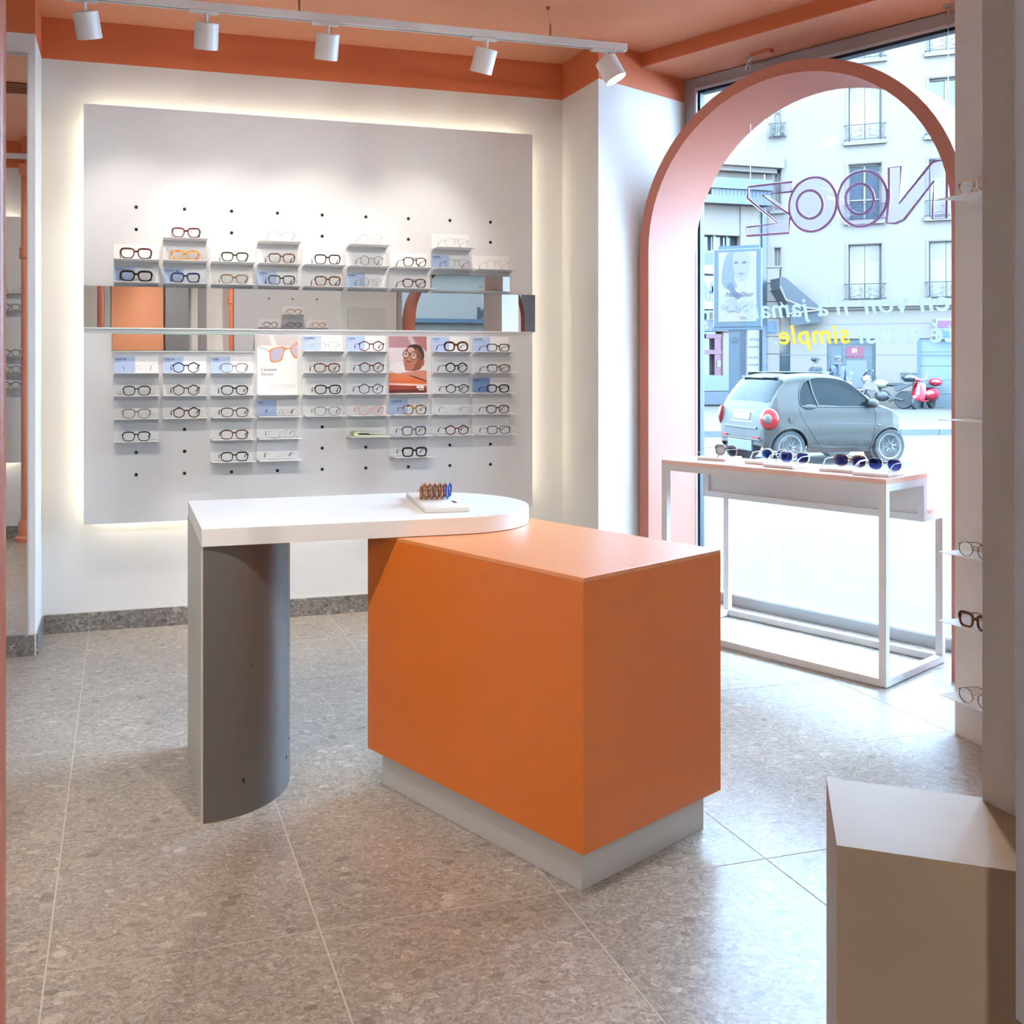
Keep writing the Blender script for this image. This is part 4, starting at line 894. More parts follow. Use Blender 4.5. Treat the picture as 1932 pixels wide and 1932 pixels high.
# ================================================================== THE STREET
ZR, ZPV, ZNP = -.36, -.22, -.15       # roadway, far pavement, near pavement
m_road = xmat('pale_asphalt', (.082, .065, .053), .75, vary=.08, scale=.8, bump=.1, bscale=40)
m_pave = xmat('concrete_paving', (.105, .084, .068), .75, vary=.06, scale=1.2)
m_kerb = xmat('granite_kerb', (.12, .135, .145), .8, vary=.15, scale=3)
m_fac = xmat('pale_facade_render', (.205, .160, .127), .85, vary=.02, scale=.4)
m_sto = xmat('pale_cut_stone', (.192, .15, .12), .85, vary=.05, scale=.8)
m_iron = xmat('black_wrought_iron', (.008, .012, .018), .5)
m_teal = xmat('dark_shop_glass', (.035, .06, .07), .08, vary=.3, scale=.6)
m_slate = xmat('slate_blue_paint', (.028, .045, .066), .5, vary=.1)
m_shut = xmat('white_shutter_paint', (.222, .175, .14), .6)
struct(MB().box(-40, 70, 5.6, 70, -.6, ZR, M=None).build('road', m_road))
k0, k1 = at_z(1320, 825, ZR), at_z(1760, 821, ZR); kd = (k1 - k0).normalized(); kn = Vector((-kd.y, kd.x, 0))
KP = lambda u, v: k0 + kd * u + kn * v
struct(MB().prism([tuple(KP(*q).xy) for q in ((-30, .28), (45, .28), (45, 60), (-30, 60))], -.5, ZPV).build('pavement_far', m_pave))
kb = struct(MB().prism([tuple(KP(*q).xy) for q in ((-30, .02), (45, .02), (45, .28), (-30, .28))], -.5, ZPV - .012).build('kerb', m_grout))
for i in range(-6, 22): MB().prism([tuple(KP(*q).xy) for q in ((i + .006, 0), (i + .994, 0), (i + .994, .275), (i + .006, .275))], -.5, ZPV + .003).build('kerbstone', m_kerb, kb)
edge = [at_z(*q, ZNP) for q in ((1290, 1010), (1370, 1004), (1430, 986), (1500, 955), (1600, 935))]
npv = [ab(5.03, 9), ab(5.03, -9)] + [edge[-1] + Vector((6, -9, 0)), edge[-1]] + edge[-2::-1] + [edge[0] + Vector((-4.5, .6, 0))]
struct(MB().prism([tuple(p.xy) for p in npv], -.5, ZNP).build('pavement_near', xmat('pale_paving_near', (.068, .053, .043), .75, vary=.05, scale=1.0)))
struct(MB().box(4.88, 5.03, -6, 5, -.5, -.003, M=M_AB).build('window_threshold', m_pave))

# ---- facade straight across
FD = R(-37); FX = Vector((math.cos(FD), math.sin(FD), 0)); FC = at_depth(1630, 689, 36.0); FC.z = 0
FN = Vector((FX.y, -FX.x, 0)); MF = frame3(FC, FX, -FN)
def fac(x, y):
    p = at_plane(x, y, FC, FN); return (p - FC).dot(FX), p.z
def wall_holes(x0, x1, z0, z1, holes, t):
    xs = sorted({x0, x1} | {min(max(v, x0), x1) for h in holes for v in h[:2]}); zs = sorted({z0, z1} | {min(max(v, z0), z1) for h in holes for v in h[2:]})
    b = MB()
    for i in range(len(xs) - 1):
        run = None
        for j in range(len(zs) - 1):
            cx_, cz_ = (xs[i] + xs[i + 1]) / 2, (zs[j] + zs[j + 1]) / 2
            inside = any(h[0] < cx_ < h[1] and h[2] < cz_ < h[3] for h in holes)
            if inside:
                if run is not None: b.box(xs[i], xs[i + 1], 0, t, run, zs[j])
                run = None
            elif run is None: run = zs[j]
        if run is not None: b.box(xs[i], xs[i + 1], 0, t, run, zs[-1])
    return b
S0 = fac(1443, 689)[0]
cols = [(fac(1601, 500)[0], fac(1663, 500)[0]), (fac(1753, 500)[0], fac(1753, 500)[0] + 1.1), (fac(1753, 500)[0] + 2.5, fac(1753, 500)[0] + 3.6)]
rows = [(fac(1630, 566)[1], fac(1630, 461)[1]), (fac(1630, 416)[1], fac(1630, 309)[1]), (fac(1630, 266)[1], fac(1630, 160)[1]), (fac(1630, 113)[1], fac(1630, 8)[1])]
nar = (fac(1461, 400)[0], fac(1473, 400)[0])
holes = [(c[0], c[1], r[0], r[1]) for c in cols for r in rows] + [(nar[0], nar[1], rows[i][0] + .55, rows[i][1]) for i in (0, 1, 2)]
gw = [(fac(1470, 650)[0], fac(1491, 650)[0], fac(1480, 700)[1] - .6, fac(1480, 641)[1]), (fac(1560, 650)[0], fac(1652, 650)[0], fac(1600, 738)[1], fac(1600, 639)[1]), (fac(1731, 650)[0], fac(1731, 650)[0] + 2.1, fac(1760, 770)[1], fac(1760, 638)[1])]
F = thing('apartment_house', 'pale plastered apartment house with shuttered windows across the street', 'building', FC); F.matrix_world = MF
wall_holes(S0, 9.0, ZPV, 16.0, holes + gw, .35).build('wall', m_fac, F)
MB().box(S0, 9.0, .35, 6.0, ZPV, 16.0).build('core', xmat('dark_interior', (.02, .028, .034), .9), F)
zc0, zc1 = fac(1700, 583)[1], fac(1700, 567)[1]
MB().box(S0 + .9, 9.0, -.10, .0, zc0, zc0 + .10).box(S0 + .9, 9.0, -.22, .0, zc0 + .10, zc1).build('cornice', m_sto, F)
for zz in (fac(1700, 611)[1], fac(1700, 670)[1]): MB().box(S0 + .6, 9.0, -.004, .0, zz, zz + .025).build('stone_joint', xmat('stone_joint_line', (.11, .115, .12), .9), F)
qz = [fac(1456, y)[1] for y in (764, 735, 702, 668, 635, 601, 569, 535, 505)]
for za, zb_ in zip(qz[:-1], qz[1:]): MB().box(S0 - .02, S0 + .52, -.06, .0, za + .015, zb_ - .015).build('quoin_block', m_sto, F)
MB().box(S0 - .06, S0 + .60, -.10, .0, qz[-1], qz[-1] + .06).build('quoin_cap', m_sto, F)
def spiral(c, r0, r1, a0, turns, n=16): return [(c[0] + (r0 + (r1 - r0) * k / n) * math.cos(a0 + turns * 2 * math.pi * k / n), c[1] + (r0 + (r1 - r0) * k / n) * math.sin(a0 + turns * 2 * math.pi * k / n)) for k in range(n + 1)]
def railing(parent, s0, s1, z0, hgt=.58):
    b = MB(); y = -.16; r = .011; s0 -= .13; s1 += .13; wd = s1 - s0; mid = (s0 + s1) / 2
    for z in (z0 + .05, z0 + hgt): b.tube([(s0 - .02, y, z), (s1 + .02, y, z)], .014, 6)
    for s in (s0 + .06, s1 - .06, mid): b.tube([(s, y, z0 + .05), (s, y, z0 + hgt)], r, 5)
    for sg in (-1, 1):
        ex = mid + sg * (wd / 2 - .16)
        for zz, dr_ in ((z0 + hgt - .13, 1), (z0 + .17, -1)):
            b.tube([(p[0], y, p[1]) for p in spiral((ex, zz), .02, .085, 0, sg * dr_ * 1.3)], .007, 4)
        cx_ = mid + sg * .15
        for zz, dr_ in ((z0 + hgt - .14, -1), (z0 + .33, 1), (z0 + .12, -1)): b.tube([(p[0], y, p[1]) for p in spiral((cx_, zz), .015, .07, math.pi / 2, sg * dr_ * 1.2)], .007, 4)
        b.tube([(ex, y, z0 + .25), (mid + sg * .36, y, z0 + .31), (mid + sg * .22, y, z0 + .42), (mid + sg * .05, y, z0 + .30), (mid + sg * .2, y, z0 + .17), (ex, y, z0 + .09)], .007, 4)
    for s in (s0, s1): b.tube([(s, y, z0 + hgt), (s, .0, z0 + hgt)], .012, 5).tube([(s, y, z0 + .05), (s, .0, z0 + .05)], .012, 5)
    return b.build('balcony_railing', m_iron, parent)
def facade_window(s0, s1, z0, z1, shut=True, rail=True):
    w_ = MB().box(s0, s1, .20, .24, z0, z0 + .06).box(s0, s1, .20, .24, z1 - .06, z1).box(s0, s0 + .05, .20, .24, z0 + .06, z1 - .06).box(s1 - .05, s1, .20, .24, z0 + .06, z1 - .06).build('window', m_shut, F)
    MB().box(s0 + .05, s1 - .05, .26, .27, z0 + .06, z1 - .06).build('pane', m_teal, w_)
    md = (s0 + s1) / 2
    if shut:
        for a, c in ((s0 + .05, md - .008), (md + .008, s1 - .05)):
            lf = MB().box(a, c, .14, .175, z0 + .05, z1 - .03).build('shutter', m_shut, w_)
            for k in range(2):
                u = a + (c - a) * (.18 + .42 * k); MB().box(u, u + (c - a) * .22, .136, .140, z1 - .75, z1 - .18).build('louvre', xmat('louvre_shadow_paint', (.135, .145, .15), .7), lf) if False else None
            for k in range(9): MB().box(a + .07, c - .07, .136, .141, z1 - .16 - .055 * k - .03, z1 - .16 - .055 * k).build('slat', m_fac, lf) if (c - a) > .3 else None
    else:
        MB().box(md - .03, md + .03, .18, .25, z0 + .06, z1 - .06).box(s0 + .05, s1 - .05, .18, .25, z0 + .75, z0 + .80).build('mullion', m_shut, w_)
    MB().box(s0 - .17, s1 + .17, -.14, .0, z0 - .14, z0 - .01).build('sill', m_sto, F)
    MB().box(s0 - .10, s0 - .03, -.02, .0, z0, z1 + .10).box(s1 + .03, s1 + .10, -.02, .0, z0, z1 + .10).box(s0 - .03, s1 + .03, -.02, .0, z1 + .03, z1 + .10).build('surround', m_sto, F)
    if rail: railing(F, s0, s1, z0)
for ci, c in enumerate(cols):
    for ri, r in enumerate(rows): facade_window(c[0], c[1], r[0], r[1], shut=(ci, ri) not in ((1, 2), (0, 1)), rail=True)
for i in (0, 1, 2):
    facade_window(nar[0], nar[1], rows[i][0] + .55, rows[i][1], shut=False, rail=False)
    if i == 2: railing(F, nar[0] - .05, nar[1] + .05, rows[i][0] + .3)
MB().box(gw[0][0], gw[0][1], .12, .13, gw[0][2], gw[0][3]).build('pane', m_teal, F)
a, c, za, zb_ = gw[1]
MB().box(a, c, .10, .16, zb_ - .18, zb_).box(a, a + .10, .10, .16, za, zb_ - .18).box(c - .08, c, .10, .16, za, zb_ - .18).box(a + .55, a + .63, .10, .16, za, zb_ - .18).box(a + .1, c - .08, .10, .16, za, za + .1).build('shop_frame', xmat('grey_green_paint', (.05, .075, .085), .5), F)
MB().box(a + .1, c - .08, .17, .18, za + .1, zb_ - .18).build('pane', m_teal, F)
MB().box(a + .66, a + 1.25, .13, .15, zb_ - .72, zb_ - .30).build('red_poster', xmat('poster_red', (.18, .015, .04), .5), F)
link('lettering', text_mesh('51', .18, m_cardw, bold=.006, ext=.003), F, M=Matrix.Translation((a + .86, .126, zb_ - .50)) @ MXZ)
MB().box(a + .66, a + 1.35, .13, .15, za + .12, zb_ - .80).build('white_poster', xmat('poster_grey', (.12, .125, .15), .5), F)
MB().box(gw[2][0], gw[2][0] + .09, -.01, .10, gw[2][2], gw[2][3]).build('shutter_frame', xmat('sky_blue_paint', (.035, .085, .14), .5), F)
for i in range(5):
    zz = gw[2][2] + (gw[2][3] - gw[2][2]) * i / 5; MB().box(gw[2][0] + .09, gw[2][1], .06, .09, zz + .012, zz + (gw[2][3] - gw[2][2]) / 5).build('roller_shutter_panel', xmat('pale_blue_shutter', (.12, .145, .155), .6), F)
s_, z_ = fac(1764, 640); MB().box(s_, s_ + 1.6, -.16, -.001, z_, z_ + .72).build('sign_box', m_shut, F)
MB().box(s_ + .07, s_ + 1.6, -.18, -.161, z_ + .40, z_ + .66).build('sign_face', xmat('magenta_sign', (.14, .02, .08), .5), F)
MB().box(s_ + .07, s_ + 1.6, -.18, -.161, z_ + .06, z_ + .34).build('sign_face', xmat('blue_sign', (.03, .075, .12), .5), F)
s_, z_ = fac(1700, 738); MB().box(s_, s_ + .48, -.02, -.001, z_, z_ + .62).build('wall_box', m_fac, F); MB().box(s_ - .02, s_ + .50, -.03, -.001, z_ + .62, z_ + .66).build('wall_box_cap', m_iron, F)
# street plaque
s_, z_ = fac(1445.5, 629)
pq = thing('street_plaque', 'blue enamel street name plaque with rounded top on the corner stone', 'street sign', FC); pq.matrix_world = MF @ Matrix.Translation((s_, -.062, z_))
wq_, hq_ = .36, .46; pp = [(0, 0), (wq_, 0), (wq_, hq_ * .68)] + [(wq_ / 2 + wq_ / 2 * math.cos(t), hq_ * .68 + hq_ * .32 * math.sin(t)) for t in [math.pi * k / 10 for k in range(1, 10)]] + [(0, hq_ * .68)]
MB().slab([(p[0], -.02, p[1]) for p in pp], (0, .02, 0)).build('plate', xmat('green_border', (.04, .10, .10), .4), pq)
MB().slab([(.02 + p[0] * .89, -.024, .02 + p[1] * .91) for p in pp], (0, .004, 0)).build('field', xmat('enamel_blue', (.02, .075, .20), .4), pq)
for tx, zz, sz in (('10e Arr', hq_ * .72, .075), ('RUE', hq_ * .47, .075), ('DU PARADIS', hq_ * .20, .055)):
    link('lettering', text_mesh(tx, sz, m_shut, align='CENTER', bold=.001, ext=.001), pq, M=Matrix.Translation((wq_ / 2, -.0255, zz)) @ MXZ)

# ---- corner building on the left, front parallel to the display wall
YL = at_plane(1443, 689, FC, FN).y
def lb(x, y):
    p = at_plane(x, y, (0, YL, 0), (0, 1, 0)); return p.x, p.z
XB = lb(1443, 689)[0]
LBB = thing('corner_building', 'corner shop building with dark slate fascia left across the street', 'building', (XB, YL, ZPV))
lx = lambda x, y: (lb(x, y)[0] - XB, lb(x, y)[1] - ZPV)
def lbox(nm, x0, y0, x1, y1, d0, d1, mat, parent=LBB):
    a, c = lx(x0, y1), lx(x1, y0); return MB().box(a[0], c[0], -d1, -d0, a[1], c[1]).build(nm, mat, parent)
MB().box(-9, -.02, 0, .35, 6.4, 16).build('wall', m_fac, LBB)
MB().box(-9, -.02, .30, 5, 0, 6.4).build('shop_interior', m_teal, LBB)
lbox('cornice', 1250, 300, 1462, 309, 0, .55, m_sto); lbox('cornice', 1250, 309, 1455, 318, 0, .35, m_sto)
lbox('canopy', 1250, 345, 1441, 354, 0, .55, m_slate)
for k in range(16): lbox('plank', 1330 + k * 7, 356, 1336.4 + k * 7, 376, 0, .42, m_slate)
lbox('canopy_lip', 1250, 377, 1441, 382, 0, .48, m_slate)
lbox('pilaster', 1396, 384, 1434, 505, -.2, .05, m_fac); lbox('mullion', 1349, 425, 1353, 470, -.2, -.1, m_shut); lbox('mullion', 1373, 425, 1376, 505, -.2, -.1, m_slate)
lbox('stone_panel', 1318, 384, 1380, 400, -.28, -.15, m_kerb); lbox('stone_panel', 1318, 403, 1378, 424, -.28, -.15, m_kerb)
lbox('grey_band', 1250, 478, 1396, 515, -.25, -.1, m_slate); lbox('pale_band', 1250, 502, 1396, 514, -.1, .05, m_shut)
sb = lbox('sign_board', 1250, 525, 1396, 582, -.1, .06, m_shut)
q_ = lx(1317.5, 553); link('lettering', text_mesh('AMEI', .60, xmat('sign_blue', (.02, .085, .22), .5), bold=.008, ext=.004), LBB, M=Matrix.Translation((q_[0] + .02, -.066, q_[1])) @ MXZ)
q_ = lx(1319, 567); link('lettering', text_mesh('AIS', .52, xmat('sign_blue', (.02, .085, .22), .5), bold=.008, ext=.004), LBB, M=Matrix.Translation((q_[0] + .02, -.066, q_[1])) @ MXZ)
lbox('black_fascia', 1250, 604, 1396, 624, -.1, .02, xmat('dark_fascia', (.02, .032, .04), .5))
q_ = lx(1318, 620); link('lettering', text_mesh('RS  SOM', .36, m_shut, bold=.008, ext=.004), LBB, M=Matrix.Translation((q_[0], -.026, q_[1])) @ MXZ)
lbox('downlight', 1340, 590, 1349, 602, -.05, .18, m_shut)
lbox('pink_poster', 1318, 628, 1322, 702, -.2, -.15, xmat('pink_poster', (.22, .05, .10), .5))
lbox('red_door_frame', 1335, 630, 1367, 638, -.2, -.1, xmat('dark_red_paint', (.11, .012, .03), .5)); lbox('red_door_frame', 1331, 660, 1367, 668, -.2, -.1, MATS['dark_red_paint']); lbox('red_door_frame', 1352, 638, 1366, 708, -.2, -.12, MATS['dark_red_paint'])
lbox('white_notice', 1322, 690, 1331, 705, -.2, -.12, m_shut); lbox('door_notice', 1356, 680, 1363, 693, -.12, -.10, xmat('poster_grey', (.12, .125, .15), .5))
lbox('pale_jamb', 1366, 625, 1377, 708, -.2, -.05, m_fac); lbox('stall_riser', 1250, 709, 1434, 738, -.2, .0, xmat('blue_grey_tile', (.07, .10, .13), .4)); lbox('plinth', 1250, 738, 1434, 764, -.2, .1, m_slate)
lp_ = lbox('list_poster', 1410, 618, 1433, 702, -.05, .0, m_shut)
for tx, y in (('OPTICA', 643), ('autopillo', 656), ('TALINCO', 677), ('autopillo', 690)):
    q_ = lx(1411, y); link('lettering', text_mesh(tx, .14, xmat('grey_print', (.03, .045, .07), .6), ext=.003), LBB, M=Matrix.Translation((q_[0], -.004, q_[1])) @ MXZ)
lbox('corner_post', 1434, 384, 1442, 764, -.05, .14, m_slate)

# ---- advertising column panel
AD = 24.0; adp = at_depth(1392, 689, AD)
ad = thing('advertising_panel', 'grey street advertising panel with a perfume poster on a ribbed post', 'advertising panel', (adp.x, adp.y, ZPV), R(-40))
ppm = FPX / AD
m_adf = xmat('blue_grey_enamel', (.055, .085, .11), .4, vary=.05)
zt, zbm = CAMH + (689 - 470) / ppm - ZPV, CAMH + (689 - 618) / ppm - ZPV
cabinet = MB().box(-.56, .56, -.12, .12, zbm, zt, bev=.02).build('cabinet', m_adf, ad)
MB().box(-.58, .58, -.13, .13, zbm - .06, zbm).build('sill', m_adf, ad); MB().box(-.45, .50, -.07, .07, zt, zt + .08).build('cap', m_adf, ad)
MB().box(-.20, .20, -.10, .10, 0, zbm - .06).build('post', m_adf, ad)
for k in range(4): MB().box(.06 + .04 * k, .085 + .04 * k, -.108, -.10, .1, zbm - .1).build('rib', m_slate, ad)
MB().lathe([(.07, 0), (.07, .02)], 16, Matrix.Translation((-.06, -.10, zbm - .30)) @ Matrix.Rotation(R(90), 4, 'X')).build('badge', m_slate, ad)
PW_, PH_ = .88, zt - zbm - .22
pst = MB().box(-PW_ / 2, PW_ / 2, -.126, -.121, zbm + .14, zbm + .14 + PH_).build('poster', m_shut, ad)
am = lambda c: xmat('ad_%d_%d_%d' % c, tuple(x * .22 for x in S2L(*c)), .5, vary=.01)
def af(nm, pts, c, l, s=4):
    o = flat(pst, nm, pts, am(c), l, PW_, PH_, smooth_n=s); o.location = (0, -.125 - .003 * l, zbm + .14); return o
af('hair_print', [(.08, .62), (.14, .85), (.25, .98), (.5, 1), (.5, .8), (.42, .62), (.5, .5), (.3, .46), (.14, .5)], (170, 180, 205), 0)
af('face_print', [(.40, .98), (.62, 1), (.80, .95), (.83, .78), (.74, .62), (.60, .57), (.46, .64), (.38, .8)], (225, 215, 220), 1)
for e in (.47, .68): af('eye_print', [(e - .06, .84), (e, .862), (e + .07, .85), (e, .828)], (95, 105, 140), 2, 3)
af('lips_print', [(.52, .685), (.60, .70), (.69, .69), (.60, .665)], (190, 150, 165), 2, 3)
af('dress_print', [(.22, .52), (.36, .56), (.46, .44), (.62, .38), (.5, .32), (.36, .40)], (120, 130, 160), 1, 3)
for k in range(11):
    cx_, cz_ = .14 + .075 * k, .22 + .05 * math.sin(k * 2.1); af('flower_print', [(cx_ + .07 * math.cos(t), cz_ + .045 * math.sin(t)) for t in [2 * math.pi * j / 8 for j in range(8)]], [(222, 214, 226), (232, 228, 236), (205, 196, 216)][k % 3], 2 + k % 2, 2)
af('bottle_print', [(.24, .15), (.46, .15), (.46, .33), (.24, .33)], (225, 212, 215), 4, 0)
link('lettering', text_mesh('Miss Dior', .16, am((120, 125, 150)), shear=.3, ext=.001), ad, M=Matrix.Translation((-.28, -.142, zbm + .14 + PH_ * .36)) @ MXZ)
link('lettering', text_mesh('DIOR', .10, am((150, 160, 180)), ext=.001), ad, M=Matrix.Translation((.06, -.142, zbm + .20)) @ MXZ)
link('lettering', text_mesh('Clear Channel', .055, m_shut, ext=.001), ad, M=Matrix.Translation((-.24, -.123, zbm + .05)) @ MXZ)

# ---- cafe awning on the corner
awp = at_depth(1471, 560, 36.2); aw = thing('cafe_awning', 'dark grey folding awning projecting from the corner house', 'awning', (awp.x, awp.y, ZPV))
def awl(x, y, d=36.2): p = at_depth(x, y, d); return p - aw.location
m_awn = xmat('charcoal_canvas', (.032, .036, .045), .8); back = FW * 1.3
MB().slab([awl(1471, 524), awl(1481, 523), awl(1551, 583), awl(1491, 592), awl(1484, 570), awl(1471, 545)], back).build('canvas', m_awn, aw)
MB().slab([awl(1491, 595), awl(1551, 587), awl(1552, 607), awl(1492, 615)], FW * .05).build('valance', m_awn, aw)
MB().tube([awl(1472, 540, 36.1), awl(1483, 566, 36.1), awl(1520, 580, 36.1), awl(1548, 584, 36.1)], .03, 6).tube([awl(1472, 570, 36.1), awl(1490, 592, 36.1), awl(1548, 585, 36.1)], .03, 6).build('arm', m_shut, aw)
# ================================================================== CAR
m_car = xmat('silver_blue_car_paint', (.100, .090, .080), .5, metal=.0, vary=.02, spec=.12)
m_cglass = xmat('tinted_car_glass', (.016, .021, .023), .06, vary=.4, scale=2.5, spec=.06)
m_tyre = xmat('tyre_rubber', (.012, .014, .016), .7); m_rim = xmat('alloy_rim', (.20, .19, .18), .4, metal=.0); m_rimd = xmat('dark_wheel_hub', (.010, .013, .016), .6)
m_red = xmat('red_tail_lens', (.5, .02, .02), .15, vary=.2, scale=30); m_trim = xmat('dark_plastic_trim', (.012, .018, .024), .5)
def interp(P, x):
    for (a, fa), (c, fc) in zip(P[:-1], P[1:]):
        if x <= c: t = (x - a) / (c - a) if c > a else 0; t = max(0, min(1, t)); return fa + (fc - fa) * t
    return P[-1][1]
def catmull(P, n):
    out = []
    for i in range(len(P) - 1):
        p0 = Vector(P[max(0, i - 1)]); p1 = Vector(P[i]); p2 = Vector(P[i + 1]); p3 = Vector(P[min(len(P) - 1, i + 2)])
        for k in range(n):
            t = k / n; out.append(.5 * ((2 * p1) + (-p0 + p2) * t + (2 * p0 - 5 * p1 + 4 * p2 - p3) * t * t + (-p0 + 3 * p1 - 3 * p2 + p3) * t ** 3))
    out.append(Vector(P[-1])); return out
TOP = [(-.430, .50), (-.425, .62), (-.405, .78), (-.365, .92), (-.315, 1.03), (-.20, 1.25), (-.06, 1.46), (.05, 1.515), (.30, 1.548), (.60, 1.555), (.90, 1.53), (1.12, 1.47), (1.35, 1.31), (1.58, 1.13), (1.72, 1.035), (1.85, 1.00), (2.02, .93), (2.15, .84), (2.225, .72), (2.255, .60), (2.262, .48)]
prof_ = catmull([(p[0], p[1]) for p in TOP], 8)
WID = [(-.43, .60), (-.41, .70), (-.34, .775), (-.2, .815), (.1, .83), (1.7, .825), (1.95, .80), (2.12, .72), (2.22, .60), (2.262, .50)]
NS, NT = 26, 20
def section(x, zt):
    w_ = interp(WID, x); zb = .20 + .10 * max(0, (x - 1.95) / .3) ** 2 + .12 * max(0, (-x - .25) / .18) ** 2
    zs = max(zb + .1, zt - (.13 if zt > 1.2 else .09)); P = []
    for k in range(NS):
        z = zb + (zs - zb) * k / NS; g = 1.0
        if z > .88: g -= .235 * ((z - .88) / .64) ** 1.25
        if z < .45: g -= .10 * ((.45 - z) / .25) ** 2
        g += .018 * math.exp(-((z - .62) / .12) ** 2)
        P.append((w_ * g, z))
    wl = P[-1][0]; 
    for k in range(NT + 1):
        t = math.pi / 2 * k / NT; P.append((wl * math.cos(t) ** .55 if k < NT else 0.0, zs + (zt - zs) * math.sin(t) ** .8))
    return P
secs = [(p.x, section(p.x, p.y)) for p in prof_]
def inpoly(x, z, P):
    r = False
    for i in range(len(P)):
        (x0, z0), (x1, z1) = P[i - 1], P[i]
        if (z0 > z) != (z1 > z) and x < (x1 - x0) * (z - z0) / (z1 - z0) + x0: r = not r
    return r
SIDEW = [tuple(p) for p in catmull([(.20, .985), (1.50, .965), (1.56, 1.00), (1.22, 1.33), (1.00, 1.425), (.70, 1.46), (.45, 1.44), (.28, 1.34), (.20, 1.15), (.20, .985)], 5)]
car = thing('city_car', 'small silver-grey two-seat city car driving past outside the window', 'car')
bodyv = {}; parts = {'body': MB(), 'side_window': MB(), 'rear_window': MB(), 'windscreen': MB()}
RW = .315
for sg in (-1, 1):
    bufs = {k: ([], []) for k in parts}
    for i in range(len(secs) - 1):
        x0, P0 = secs[i]; x1, P1 = secs[i + 1]
        for k in range(len(P0) - 1):
            q4 = [(x0, sg * P0[k][0], P0[k][1]), (x1, sg * P1[k][0], P1[k][1]), (x1, sg * P1[k + 1][0], P1[k + 1][1]), (x0, sg * P0[k + 1][0], P0[k + 1][1])]
            cx_ = sum(p[0] for p in q4) / 4; cy_ = abs(sum(p[1] for p in q4) / 4); cz_ = sum(p[2] for p in q4) / 4
            if cz_ < .70 and cy_ > .45 and (math.hypot(cx_, cz_ - .29) < RW + .012 or math.hypot(cx_ - 1.873, cz_ - .29) < RW + .012): continue
            ztop = (prof_[i].y + prof_[i + 1].y) / 2
            nm = 'body'
            if inpoly(cx_, cz_, SIDEW) and cy_ > .4 and cz_ < 1.47: nm = 'side_window'
            elif cx_ < -.04 and 1.045 < cz_ < 1.455 and cy_ < .70 and (cy_ < .60 or cx_ < -.04): nm = 'rear_window'
            elif 1.12 < cx_ < 1.68 and k >= NS + 5 and cy_ < .60: nm = 'windscreen'
            V, Fc = bufs[nm]; o = len(V); V += q4; Fc.append((o, o + 1, o + 2, o + 3))
    for k, (V, Fc) in bufs.items(): parts[k].add(V, Fc)
for k, mm in (('body', m_car), ('side_window', m_cglass), ('rear_window', m_cglass), ('windscreen', m_cglass)):
    b_ = parts[k]
    if k == 'body':
        for idx in (0, -1):
            x_, P_ = secs[idx]; b_.add([(x_, p[0], p[1]) for p in P_] + [(x_, -p[0], p[1]) for p in P_[::-1]], [tuple(range(2 * len(P_)))])
    me = b_.mesh(k, mm); bm = bmesh.new(); bm.from_mesh(me); bmesh.ops.remove_doubles(bm, verts=bm.verts, dist=.0004); bmesh.ops.recalc_face_normals(bm, faces=bm.faces); bm.to_mesh(me); bm.free()
    me.polygons.foreach_set('use_smooth', [True] * len(me.polygons)); me.set_sharp_from_angle(angle=R(50)); link(k, me, car)
def side_y(x, z):
    zt = interp([(p.x, p.y) for p in prof_], x); P = section(x, zt)
    for (a, za), (c, zc_) in zip(P[:-1], P[1:]):
        if za <= z <= zc_: return a + (c - a) * ((z - za) / max(1e-6, zc_ - za))
    return P[-1][0]
def on_side(pts, sg=-1, off=.004): return [(x, sg * (side_y(x, z) + off), z) for x, z in pts]
MB().tube(on_side(SIDEW[:-1]), .010, 5, closed=True).build('window_seal', m_trim, car)
MB().tube(on_side([(.52, .985), (.46, 1.20), (.43, 1.43)]), .016, 5).build('window_pillar', m_trim, car)
MB().tube(on_side([tuple(p) for p in catmull([(.17, 1.0), (.20, .85), (.34, .62), (.52, .38), (.66, .30), (1.20, .29), (1.50, .30), (1.56, .55), (1.60, .80), (1.56, .97)], 5)], off=.001), .006, 4).build('door_gap', m_trim, car)
MB().tube(on_side([(.55, .70), (1.0, .69), (1.58, .675)], off=.0), .006, 4).build('crease', xmat('car_crease', (.07, .085, .10), .4), car)
MB().ell((0, 0, 0), (.13, .025, .045), 12, 7, Matrix.Translation((.36, -side_y(.36, .98) - .005, .97))).build('door_handle', m_car, car, smooth=True)
